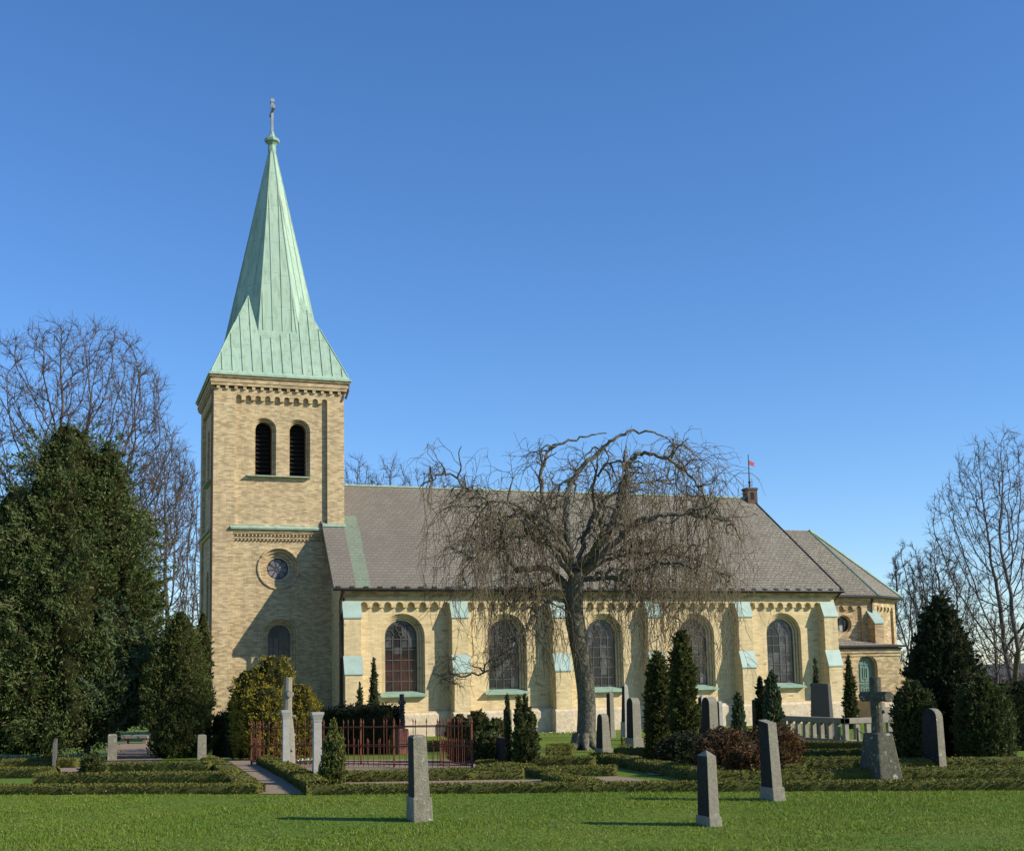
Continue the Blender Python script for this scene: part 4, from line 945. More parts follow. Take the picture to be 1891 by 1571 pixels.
# tree-trunk cross at the left with its arms pointing along the view
P, s = at(536, 1424); q = mpp(s); H = 168*q
root = tag(empty('cross_monument', (P[0]+.1, P[1]+.9, P[2])), 'tall pale stone cross shaped like a lopped trunk, in front of the golden yew', 'gravestone', 'cross monuments')
def lg2(m):
    m.tube([(0, 0, -.1), (.02, 0, H*.35), (-.02, 0, H*.65), (0, 0, H*1.03)], [.16, .12, .10, .085], 9)
    for z, a in ((H*.2, 5.2), (H*.37, .2), (H*.48, 4.2), (H*.58, 5.9)): m.tube([(.08*math.cos(a), .08*math.sin(a), z), (.16*math.cos(a), .16*math.sin(a), z+.02)], [.045, .03], 7)
fin(root, lg2, 'upright_log', 'stone_grey', bevel=.008)
fin(root, lambda m: m.tube([(0, -.30, H*.84), (0, .30, H*.84)], .075, 9), 'cross_arm', 'stone_grey', bevel=.006)
# dark cross behind the fence
P, s = at(746, 1392); q = mpp(s); H = 110*q
root = tag(empty('cross_monument', (P[0], P[1]+.2, P[2])), 'knobbly black cross on a red-brown block behind the rusty fence', 'gravestone', 'cross monuments')
fin(root, lambda m: m.hexa([(-.2, -.3, -.1), (.2, -.3, -.1), (.2, .3, -.1), (-.2, .3, -.1), (-.15, -.2, H*.42), (.15, -.2, H*.42), (.15, .2, H*.42), (-.15, .2, H*.42)]), 'pedestal', 'stone_red', bevel=.03)
def lg3(m):
    m.tube([(0, 0, H*.4), (0, 0, H)], .07, 8)
    for i in range(7): m.lathe([(.07, H*.46+i*.09), (.095, H*.48+i*.09), (.07, H*.5+i*.09)], 8)
fin(root, lg3, 'upright', 'iron'); fin(root, lambda m: m.tube([(-.03, -.3, H*.86), (-.0, 0, H*.86), (.03, .3, H*.86)], [.08, .07, .08], 8), 'cross_arm', 'iron')
# big slab with balustrade round its plot
P, s = at(1520, 1366); q = mpp(s)
root = tag(empty('grave_slab', (P[0]+.2, P[1]+.3, P[2])), 'tall plain dark slab gravestone standing inside the balustrade plot', 'gravestone', 'upright gravestones')
fin(root, lambda m: m.hexa([(-.09, -.62, -.1), (.09, -.62, -.1), (.09, .62, -.1), (-.09, .62, -.1), (-.06, -.52, 103*q), (.06, -.52, 101*q), (.06, .52, 104*q), (-.06, .52, 104*q)]), 'slab', 'stone_dark', bevel=.02)
Pb, s2 = at(1563, 1372); q2 = mpp(s2)
root = tag(empty('balustrade', tuple(Pb)), 'low stone balustrade around the plot of the tall plain slab, its right side sunlit', 'balustrade')
hb = 46*q2
def side(dx, dy, ln, nm, nb_):
    def f_(m):
        ux, uy = dx, dy; nx, ny = -uy, ux
        def bar(a, b_, z0, z1, t=.09): m.hexa([(ux*a-nx*t, uy*a-ny*t, z0), (ux*b_-nx*t, uy*b_-ny*t, z0), (ux*b_+nx*t, uy*b_+ny*t, z0), (ux*a+nx*t, uy*a+ny*t, z0), (ux*a-nx*t, uy*a-ny*t, z1), (ux*b_-nx*t, uy*b_-ny*t, z1), (ux*b_+nx*t, uy*b_+ny*t, z1), (ux*a+nx*t, uy*a+ny*t, z1)])
        bar(-.1, ln+.1, hb*.78, hb, .10); bar(-.05, ln+.05, -.05, hb*.14, .10)
        for i in range(nb_+1): a = i*ln/nb_; bar(a-.075, a+.075, hb*.14, hb*.78, .07)
    fin(root, f_, nm, 'concrete', bevel=.01)
side(1, 0, 2.4, 'front_side', 6); side(0, 1, 4.1, 'west_side', 9)
# flat grave slab
P, s = at(1500, 1441); q = mpp(s); wd = 78*q
root = tag(empty('flat_grave', (P[0], P[1], P[2]), -YAW*.6), 'flat stone grave slab lying low between the box hedges right of the leaning obelisk', 'grave')
fin(root, lambda m: m.box(0, 0, -.05, wd, .55, .10), 'kerb', 'stone_dark', bevel=.01); fin(root, lambda m: m.box(-.02, -.03, .102, wd+.02, .58, .15), 'slab', 'stone_grey', bevel=.012)
for i, (xx, lab) in enumerate(((1534, 'left of two small rounded dark headstones behind the flat grave slab'), (1578, 'right of two small rounded dark headstones, nearer the log cross'))):
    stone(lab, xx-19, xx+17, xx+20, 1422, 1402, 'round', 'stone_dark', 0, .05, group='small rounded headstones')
# stone bench-table at the left
P, s = at(222, 1374); q = mpp(s)
root = tag(empty('stone_bench', tuple(P), -YAW), 'grey stone bench on the gravel between the two left evergreens', 'bench')
fin(root, lambda m: m.box(0, 0, .22, 50*q, .5, .34), 'seat', 'stone_grey', bevel=.015)
for a in (.06, 50*q-.22): fin(root, lambda m: m.box(a, .06, -.05, a+.16, .44, .222), 'leg', 'stone_grey')
# little hooded post near the tower
P, s = at(619, 1338); q = mpp(s)
root = tag(empty('hooded_post', tuple(P)), 'small hooded stone post in the shade where tower and nave meet', 'post')
fin(root, lambda m: (m.box(-.16, -.16, -.1, .16, .16, 1.0)), 'post', 'stone_grey', bevel=.01); fin(root, lambda m: m.hexa([(-.34, -.34, 1.0), (.34, -.34, 1.0), (.34, .34, 1.0), (-.34, .34, 1.0), (-.24, -.24, 1.32), (.24, -.24, 1.32), (.24, .24, 1.32), (-.24, .24, 1.32)]), 'hood', 'stone_dark', bevel=.01)
# small chain post by the balustrade
P, s = at(1585, 1378); q = mpp(s)
root = tag(empty('chain_post', tuple(P)), 'small iron post with a drooping chain in front of the pale balustrade', 'post')
fin(root, lambda m: m.tube([(0, 0, -.05), (0, 0, 34*q)], .035, 6), 'post', 'iron'); fin(root, lambda m: m.tube([(0+t*.75, -t*.1, 30*q-.45*math.sin(math.pi*t*.55)*.6) for t in np.linspace(0, 1, 8)], .014, 5), 'chain', 'iron')

# ------------------------------------------------------------------ iron fence round a grave plot
A_, sA = at(480, 1414); B_, sB = at(872, 1421); C_, _ = at(822, 1408); D_, _ = at(463, 1419)
Lf = np.linalg.norm((B_-A_)[:2]); u = (B_-A_)[:2]/Lf; n_ = np.array([-u[1], u[0]]); dpt = 2.1
FLc = A_[:2]; FRc = B_[:2]; BRc = FRc+np.array([0, 1.])*2.3; BLc = FLc+np.array([-.1, 1.])*.85
root = tag(empty('iron_fence', (FLc[0], FLc[1], gxy(*FLc))), 'red rusty iron fence with spiked pickets around a grave plot', 'fence')
O3 = np.array([FLc[0], FLc[1], gxy(*FLc)])
hf = .86
def run(a, b_, nm, nsp, short=True):
    m = MB(); ln = np.linalg.norm(b_-a); n = int(ln/nsp)
    def W3(p, z): return np.array([p[0], p[1], gxy(*p)+z])-O3
    for z in (.09, .46, hf): m.tube([W3(a, z), W3(b_, z)], .014, 4)
    for i in range(n+1):
        p = a+(b_-a)*i/n
        if i % 2 == 0:
            m.tube([W3(p, .02), W3(p, hf+.06)], .0075, 5); m.tube([W3(p, hf+.06), W3(p, hf+.10), W3(p, hf+.17)], [.008, .017, .002], 5)
        elif short: m.tube([W3(p, .02), W3(p, .52)], .007, 5); m.tube([W3(p, .52), W3(p, .55), W3(p, .61)], [.008, .015, .002], 5)
    return m.obj(nm, M['rust'], root)
run(FLc, FRc, 'front_panel', .15); run(BRc, FRc, 'side_panel', .13); run(BLc, BRc, 'back_panel', .17); run(BLc, FLc, 'side_panel', .12)
for c in (FLc, FRc, BRc, BLc, FLc+(FRc-FLc)*.665, BLc+(BRc-BLc)*.6):
    m = MB(); p = np.array([c[0], c[1], gxy(*c)])-O3; m.box(p[0]-.018, p[1]-.018, p[2]-.05, p[0]+.018, p[1]+.018, p[2]+hf+.05); m.lathe([(.012, p[2]+hf+.05), (.028, p[2]+hf+.08), (.02, p[2]+hf+.12), (.003, p[2]+hf+.19)], 8, (p[0], p[1])); m.obj('post', M['rust'], root)

# ------------------------------------------------------------------ evergreens and shrubs
def col(name, label, cat, px, ytop, ybase, hw, prof, n, leaf, mat, seed, group=None, **k):
    P, s, H, r = cone_px(px, ytop, ybase, hw)
    return shrub(name, label, cat, px, ybase, [(h, q*r) for h, q in prof], H, n, leaf, mat, seed, group, P=P, **k)
CON = [(0, .75), (.06, 1), (.2, 1), (.45, .85), (.65, .62), (.8, .42), (.93, .2), (1, .03)]
COLM = [(0, .7), (.08, .9), (.35, 1), (.7, .85), (.88, .55), (1, .1)]
BUSH = [(0, .7), (.15, .95), (.4, 1), (.65, .92), (.85, .65), (1, .15)]
# the big evergreen at the left: two leaders and low skirts
P0, s0 = at(90, 1400); q = mpp(s0)
root = tag(empty('evergreen_tree', tuple(P0)), 'huge dark cypress filling the left edge, two-topped, in front of bare trees', 'conifer')
def rel(px, py, ds=0): return ptd(px, py, s0+ds)-P0
mesh_parts = []
for i, (px, yb, yt, hw, ds, nn) in enumerate([(110, 1372, 765, 150, .3, 30000), (188, 1345, 810, 100, .5, 17000), (20, 1385, 890, 150, 0, 17000), (205, 1335, 1090, 62, -.7, 8000), (222, 1340, 960, 72, .2, 10000), (120, 1378, 960, 130, -.7, 14000), (40, 1390, 1120, 110, -1.0, 8000)]):
    b_ = rel(px, yb, ds); top = rel(px, yt, ds); H = top[2]-b_[2]; r = hw*q
    me = crown_mesh('crown', [(h, v*r) for h, v in [(0, .6), (.08, .92), (.28, 1), (.48, .95), (.65, .80), (.79, .60), (.91, .36), (1, .06)]], H, int(nn*2.6), .12, [M['bluecon' if i == 3 else 'bigcon'], M['core']], lump=.34, seed=40+i, up=.35, core=.60, asp=3.0, jit=.5, rag=.3, tuft=.42, lpt=170)
    link('crown', me, root, (b_[0], b_[1], b_[2]))
t = Tubes(8); t.add([(0, 0, -.2), (.05, 0, 2), (0, .1, 5)], [.28, .22, .1]); link('trunk', t.mesh('trunk', M['bark']), root)
col('yew_column', 'tall narrow green yew just left of the tower', 'yew', 330, 1128, 1398, 66, [(0, .7), (.1, .95), (.4, 1), (.6, .88), (.75, .62), (.9, .38), (1, .06)], 42000, .06, 'yewgreen', 50, lump=.2, rag=.16)
col('yew_column', 'slim yew spire pressed against the dark west side of the tower', 'yew', 372, 1130, 1392, 22, COLM, 9000, .08, 'yewgreen', 51, lump=.12)
# golden yew
P, s, H, r = cone_px(508, 1212, 1402, 84); q = mpp(s)
root = tag(empty('golden_yew', tuple(P)), 'bushy golden-tipped yew in front of the tower window', 'shrub')
for i, (px, yt, hw, ds) in enumerate([(505, 1210, 46, .2), (462, 1235, 40, .0), (548, 1262, 44, .1), (492, 1268, 50, -.45), (440, 1280, 22, .5)]):
    b_ = ptd(px, 1398, s+ds)-P; t_ = ptd(px, yt, s+ds)-P
    link('foliage', crown_mesh('foliage', [(h, v*hw*q) for h, v in [(0, .65), (.2, .95), (.6, 1), (.85, .82), (.95, .55), (1, .2)]], t_[2]-b_[2], 15000, .052, [M['gold' if i != 4 else 'yew_dark'], M['core']], seed=60+i, lump=.16, rag=.12), root, tuple(b_))
P, s, H, r = cone_px(615, 1325, 1449, 30); q = mpp(s)
root = tag(empty('shrub', tuple(P)), 'small upright light-green shrub beside the nearest white pillar', 'shrub')
for i, (px, yt, hw, ds) in enumerate([(606, 1350, 15, 0), (620, 1326, 14, .1), (645, 1348, 8, .2), (600, 1390, 17, -.1), (628, 1368, 18, -.05)]):
    b_ = ptd(612+(px-612)*.55, 1447, s+ds)-P; t_ = ptd(px, yt, s+ds)-P
    link('foliage', crown_mesh('foliage', [(h, v*hw*q) for h, v in COLM], t_[2]-b_[2], 2600, .05, [M['bright'], M['core']], seed=70+i, lump=.2, rag=.2, up=1.2, core=.6), root, tuple(b_))
# thin cypresses and thujas along the nave
col('cypress', 'smaller thin cypress by the nave corner, left of its taller twin', 'cypress', 665, 1260, 1366, 10, CON, 2500, .09, 'juniper', 80, 'slim cypresses along the church wall', lump=.08)
col('cypress', 'taller thin cypress by the first nave window', 'cypress', 691, 1212, 1368, 13, CON, 4000, .09, 'juniper', 81, 'slim cypresses along the church wall', lump=.08)
col('cypress', 'thin dark cypress in the shade of the last buttress', 'cypress', 1511, 1215, 1345, 11, CON, 4000, .09, 'juniper', 82, 'slim cypresses along the church wall', lump=.1)
col('cypress', 'thin dark cypress left of the green door', 'cypress', 1573, 1208, 1345, 15, CON, 5000, .09, 'yew', 83, 'slim cypresses along the church wall', lump=.12)
col('thuja', 'shorter of two dark thujas right of the weeping tree', 'thuja', 1220, 1203, 1402, 29, [(0, .9), (.1, 1), (.5, .95), (.75, .8), (.9, .55), (1, .12)], 24000, .055, 'thuja', 90, 'two dark thujas')
col('thuja', 'taller of two dark thujas right of the weeping tree', 'thuja', 1266, 1163, 1408, 28, [(0, .9), (.1, 1), (.3, 1), (.6, .88), (.8, .72), (.93, .5), (1, .12)], 28000, .055, 'thuja', 91, 'two dark thujas')
for i, (px, yt, yb, hw, lab) in enumerate([(1410, 1250, 1405, 10, 'thin dark juniper, left of the joined pair before the last nave window'), (1432, 1240, 1410, 18, 'broader green juniper, right of the joined pair before the last nave window'), (1366, 1280, 1372, 13, 'short upright juniper against a nave buttress')]):
    col('juniper', lab, 'juniper', px, yt, yb, hw, COLM, 6000, .085, 'juniper' if i else 'yew_dark', 95+i, 'upright junipers', lump=.18, rag=.15, up=1.4)
P, s, H, r = cone_px(972, 1285, 1420, 30); q = mpp(s)
root = tag(empty('juniper', tuple(P)), 'bushy dark juniper with several tips left of the weeping tree', 'juniper', 'upright junipers')
for i, (px, yt, hw, ds) in enumerate([(955, 1283, 9, 0), (972, 1280, 9, .1), (985, 1306, 16, 0), (962, 1318, 18, -.1), (926, 1280, 6, .3), (975, 1340, 24, -.15)]):
    b_ = ptd(970+(px-970)*.7, 1417, s+ds)-P; t_ = ptd(px, yt, s+ds)-P
    link('foliage', crown_mesh('foliage', [(h, v*hw*q) for h, v in COLM], t_[2]-b_[2], 3600, .06, [M['yew'], M['core']], seed=110+i, lump=.2, rag=.2, up=1.2, core=.65), root, tuple(b_))
P, s, H, r = cone_px(880, 1310, 1408, 50); q = mpp(s)
root = tag(empty('shrub', tuple(P)), 'broad dark green shrub right of the rusty fence with purplish twig tips', 'shrub')
for i, (px, yt, hw, ds) in enumerate([(850, 1318, 28, .6), (885, 1312, 32, .3), (915, 1325, 28, .2), (898, 1350, 36, -.2)]):
    b_ = ptd(px, 1404, s+ds)-P; t_ = ptd(px, yt, s+ds)-P
    link('foliage', crown_mesh('foliage', [(h, v*hw*q) for h, v in BUSH], t_[2]-b_[2], 5000, .07, [M['yew'], M['core']], seed=120+i, lump=.2, rag=.2, up=.8), root, tuple(b_))
for i, (px, yt, yb, hw, lab) in enumerate([(1345, 1345, 1432, 60, 'red-brown leafy shrub behind the nearest right obelisk'), (1425, 1335, 1428, 62, 'red-brown leafy shrub behind the leaning obelisk'), (1395, 1372, 1440, 55, 'low green and brown shrub in front of the taller red-brown ones'), (1268, 1355, 1420, 58, 'dark low shrub at the foot of the two thujas')]):
    col('shrub', lab, 'shrub', px, yt, yb, hw, BUSH, 18000, .042, 'redshrub' if i < 3 else 'yew_dark', 130+i, 'broad leafy shrubs', core='corered' if i < 3 else 'core', lump=.15, rag=.12, squash=.8)
col('shrub', 'clipped round ball shrub set in the left hedge', 'shrub', 171, 1392, 1446, 25, [(0, .5), (.15, .85), (.45, 1), (.75, .82), (.92, .5), (1, .1)], 5000, .04, 'yew', 140, lump=.06, rag=.06)
# right-hand group
col('yew_tree', 'big dark cone-shaped yew right of the church', 'yew', 1752, 1100, 1405, 74, [(0, .85), (.1, 1), (.35, .98), (.55, .86), (.75, .62), (.9, .36), (1, .06)], 46000, .07, 'yew_dark', 150, lump=.16, rag=.14)
col('yew_bush', 'dark rounded yew right of the log cross monument', 'yew', 1692, 1258, 1412, 42, BUSH, 26000, .05, 'yew', 151, 'rounded yews on the right', lump=.12)
col('yew_bush', 'large rounded yew at the right, between the lichened slab and the edge', 'yew', 1822, 1250, 1414, 54, BUSH, 36000, .05, 'yew', 152, 'rounded yews on the right', lump=.12)
col('yew_bush', 'dark yew tucked between the lichened slab and the large rounded yew', 'yew', 1772, 1275, 1408, 28, BUSH, 12000, .05, 'yew_dark', 153, 'rounded yews on the right', lump=.12)

def flowers(px, py, n, rx, ry, label, seed):
    P0, s = at(px, py); r = np.random.default_rng(seed); q = r.normal(0, 1, (n, 2))*[rx, ry]; B = P0[None]+np.stack([q[:, 0], q[:, 1], np.zeros(n)], 1); B[:, 2] = [gxy(x, y) for x, y in B[:, :2]]
    B[:, 2] += .10+.04*r.random(n); V, F = leaf_quads(B-P0, r.normal(0, 1, (n, 3)), .035, 1.2, .4); V2, F2 = leaf_quads(B-P0-[0, 0, .06], np.tile([0, 0, 1.], (n, 1)), .12, 5, .2)
    tag(link('snowdrops', np_mesh('snowdrops', np.concatenate([V, V2]), [F, F2+len(V)], [M['petal'], M['bright']], [np.zeros(n), np.ones(n)]), None, tuple(P0)), label, 'flowers', kind='stuff')
flowers(556, 1412, 90, .22, .2, 'clump of white snowdrops between the two white pillars', 1)
flowers(1050, 1356, 130, 1.2, .35, 'scattered snowdrops in the grass by the nave left of the weeping tree', 2)
flowers(1470, 1352, 70, .9, .3, 'scattered snowdrops in the grass by the last buttresses', 3)

# ------------------------------------------------------------------ weeping tree
def wob(p0, d0, ln, n, grav, wig, r, curl=0):
    P = [np.array(p0, float)]; d = np.array(d0, float); d /= np.linalg.norm(d)+1e-9; st = ln/n
    for i in range(n):
        d = d+np.array([0, 0, -grav*st])+r.normal(0, wig, 3); d /= np.linalg.norm(d); P.append(P[-1]+d*st)
    return np.array(P), d
def catmull(P, m=6):
    P = np.array(P); Q = np.vstack([2*P[0]-P[1], P, 2*P[-1]-P[-2]]); out = []
    for i in range(1, len(Q)-2):
        for t in np.arange(m)/m:
            out.append(.5*((2*Q[i])+(-Q[i-1]+Q[i+1])*t+(2*Q[i-1]-5*Q[i]+4*Q[i+1]-Q[i+2])*t*t+(-Q[i-1]+3*Q[i]-3*Q[i+1]+Q[i+2])*t**3))
    out.append(P[-1]); return np.array(out)
def weeping():
    r = np.random.default_rng(11)
    P0, s0 = at(1078, 1384); s0 += .3
    e1 = r_; e2 = np.array([math.sin(YAW), math.cos(YAW), 0]); e3 = np.array([0, 0, 1.])
    root = tag(empty('weeping_tree', tuple(P0)), 'bare weeping elm with thick twisted limbs in front of the nave', 'tree')
    T = Tubes(8); tp = [ptd(x, y, s0) for x, y in ((1079, 1392), (1080, 1375), (1083, 1340), (1083, 1290), (1077, 1235), (1068, 1180), (1060, 1130), (1062, 1085), (1066, 1055))]
    T.add(catmull(tp, 4), np.interp(np.linspace(0, 1, 33), [0, .06, .14, .4, .7, .85, 1], [.55, .40, .30, .27, .29, .27, .22]), 12)
    for a in np.linspace(0, 6.28, 8)[:-1]:      # root flare
        b_ = P0+np.array([math.cos(a)*.18, math.sin(a)*.18, .45]); c = P0+np.array([math.cos(a)*.62, math.sin(a)*.62, -.06]); T.add(catmull([b_, (b_+c)/2-np.array([math.cos(a)*.08, math.sin(a)*.08, .05]), c], 4), np.linspace(.17, .06, 9), 7)
    limbs = [
     ([(1064, 1075), (1092, 1030), (1122, 985), (1140, 935), (1150, 890), (1165, 852), (1195, 838), (1245, 855), (1290, 900), (1320, 960)], .15, (0, .1, .2, .5, .6, .5, .4, .2, 0, -.3)),
     ([(1060, 1075), (1040, 1020), (1008, 1002), (975, 985), (972, 955), (1000, 930), (1025, 905), (1015, 870)], .12, (0, -.3, -.6, -.9, -1, -.9, -.8, -.7)),
     ([(1060, 1095), (1010, 1050), (955, 1050), (932, 1005), (912, 975), (905, 930), (865, 902), (825, 873), (792, 900)], .11, (0, .2, .3, .4, .5, .5, .6, .6, .8)),
     ([(1065, 1060), (1050, 1000), (1045, 930), (1062, 880), (1110, 832), (1152, 800), (1205, 800), (1250, 828)], .13, (0, .4, .9, 1.2, 1.4, 1.5, 1.6, 1.7)),
     ([(1070, 1060), (1128, 1010), (1180, 962), (1240, 950), (1300, 955), (1345, 962), (1370, 1000)], .12, (0, -.4, -.9, -1.2, -1.3, -1.2, -1.)),
     ([(1060, 1120), (1022, 1105), (985, 1140), (952, 1190), (908, 1236), (852, 1248), (800, 1242)], .07, (0, -.4, -.7, -1, -1.1, -1.2, -1.3)),
     ([(1050, 1020), (1012, 950), (1000, 880), (1025, 825), (1080, 806), (1120, 800)], .09, (0, .5, .9, 1.1, 1.2, 1.2)),
     ([(1066, 1050), (1100, 1010), (1110, 960), (1095, 905), (1120, 860), (1180, 850)], .10, (0, -.8, -1.5, -2.1, -2.6, -2.9)),
     ([(1062, 1070), (1030, 1030), (1000, 985), (960, 935), (920, 925), (880, 940)], .09, (0, -.9, -1.7, -2.3, -2.7, -3.1)),
     ([(1066, 1060), (1100, 1030), (1160, 1010), (1210, 1000), (1270, 1030)], .09, (0, 1., 2., 2.7, 3.2)),
     ([(1062, 1060), (1035, 1000), (990, 960), (940, 950), (900, 985)], .08, (0, 1.1, 2.1, 2.8, 3.3)),
     ([(1075, 1070), (1130, 1065), (1200, 1045), (1260, 1040), (1300, 1075)], .08, (0, -.9, -1.8, -2.6, -3.)),
     ([(1066, 1075), (1110, 1060), (1160, 1080), (1210, 1110), (1250, 1150)], .06, (0, .2, .4, .6, .7)),
     ([(1066, 1070), (1130, 1030), (1210, 1020), (1290, 1035), (1350, 1080)], .07, (0, .3, .6, .9, 1.)),
     ([(1060, 1090), (1020, 1075), (975, 1090), (935, 1120)], .06, (0, .5, 1., 1.4)),
     ([(1055, 1030), (1000, 1000), (950, 990), (900, 1010), (850, 1060)], .07, (0, -.6, -1.4, -2., -2.3)),
     ([(1066, 1060), (1078, 1000), (1100, 940), (1160, 900), (1230, 890), (1290, 930)], .09, (0, .6, 1.2, 1.8, 2.3, 2.7)),
    ]
    tw = Tubes(3)
    skel = []
    for pl, rad, ds in limbs:
        Q = catmull([ptd(x, y, s0+d) for (x, y), d in zip(pl, ds)], 7)
        Q[3:-1] += r.normal(0, .035, Q[3:-1].shape)
        n = len(Q); T.add(Q, .016+(rad-.016)*(1-np.linspace(0, 1, n))**1.05, 7); skel.append((Q, rad))
    secs = []
    ctr = P0+np.array([0, 0, 5.0])
    for Q, rad in skel:
        n = len(Q); ln = np.linalg.norm(np.diff(Q, axis=0), axis=1).sum()
        for k in range(int(ln*3.0)):
            i = int(r.uniform(.22, 1)*(n-1)); p = Q[i]; out = p-ctr; out[2] = 0; out /= np.linalg.norm(out)+.01
            if Q is skel[5][0]: out = r.normal(0, 1, 3)*[1, 1, .2]
            d = out*.5+r.normal(0, .75, 3)+np.array([0, 0, .55])
            L_ = r.uniform(.4, 1.2)
            for _t in range(5):
                S_, _ = wob(p, d, L_, 8, .85 if p[2] > P0[2]+3 else .5, .30, r)
                if -4.9 < float((S_[-1]-P0)@e1) < 4.9 and S_[:, 2].max()-P0[2] < 9.45: break
                d = d*.5+r.normal(0, .5, 3)+np.array([0, 0, -.25]); L_ *= .85
            if not -4.9 < float((S_[-1]-P0)@e1) < 4.9 or S_[:, 2].max()-P0[2] > 9.45: continue
            T.add(S_, np.linspace(.034, .012, len(S_)), 5); secs.append(S_)
    zmin = P0[2]+1.75
    for S_ in secs:
        m = int(r.integers(1, 7))
        for k in range(m):
            i = r.integers(2, len(S_)); p = S_[i]; out = p-ctr; rxy = np.linalg.norm(out[:2]); out[2] = 0; out /= rxy+.01
            # hanging rods reach lower on the outside of the crown
            av = p[2]-zmin; L_ = min(r.uniform(.5, 2.4)*(.5+.32*min(rxy, 3.5)) if p[2]-P0[2] > 4.6 else r.uniform(.8, 3.4), max(.3, av*r.uniform(.35, 1.0)))
            up = r.random() < .22 and p[2] > P0[2]+6.6
            d = out*.35+r.normal(0, .55, 3)+np.array([0, 0, .25])
            if up: q_, dd = wob(p, np.array([r.normal()*.4, r.normal()*.4, 1.]), r.uniform(.3, .75), 5, 0, .12, r)
            else: q_, dd = wob(p, d+r.normal(0, .35, 3), L_*(.8 if p[2]-P0[2] > 6 else 1), 10, r.choice([.1, .5, 1.1, 2.0] if p[2]-P0[2] > 5.2 else [.8, 1.6, 2.4]), .27, r)
            if not -5. < float((q_[-1]-P0)@e1) < 5.2 or (q_[:, 2].max()-P0[2] > 9.6 and r.random() < .8): continue
            tw.add(q_, np.linspace(.0120, .005, len(q_)))
            for _ in range(4):
                j = r.integers(2, len(q_)); g, _d = wob(q_[j], (q_[j]-q_[j-1])*6+r.normal(0, .6, 3), r.uniform(.2, .75) if not up else .2, 5, 1.6 if not up else 0, .2, r); tw.add(g, np.linspace(.0085, .0045, len(g)))
    # long curtains hanging from the outer ends
    okp = lambda q: -4.2 < float((q[-1]-P0)@e1) < 4.75 and q[:, 2].max()-P0[2] < 9.3
    for S_ in secs:
        for p in (S_[-1], S_[-3], S_[4]):
            av = p[2]-zmin; px = CX+FPX*float((p-CAM)@RR)/float((p-CAM)@fw)
            if av < 1.5 or r.random() > (.30 if px > 1150 or 880 < px < 1000 else .05): continue
            for _ in range(2):
                q_, dd = wob(p, r.normal(0, .5, 3)+np.array([0, 0, -.3]), av*r.uniform(.40, .98), 14, r.choice([1.2, 2., 3.]), .20, r); tw.add(q_, np.linspace(.012, .005, len(q_)))
                for _ in range(7):
                    j = r.integers(4, len(q_)); g, _d = wob(q_[j], (q_[j]-q_[j-1])*4+r.normal(0, .45, 3), r.uniform(.25, .9), 5, 1.6, .2, r); tw.add(g, np.linspace(.0085, .0045, len(g)))
    link('trunk', T.mesh('trunk', M['bark'], P0), root); link('twigs', tw.mesh('twigs', M['twig'], P0), root)
weeping()

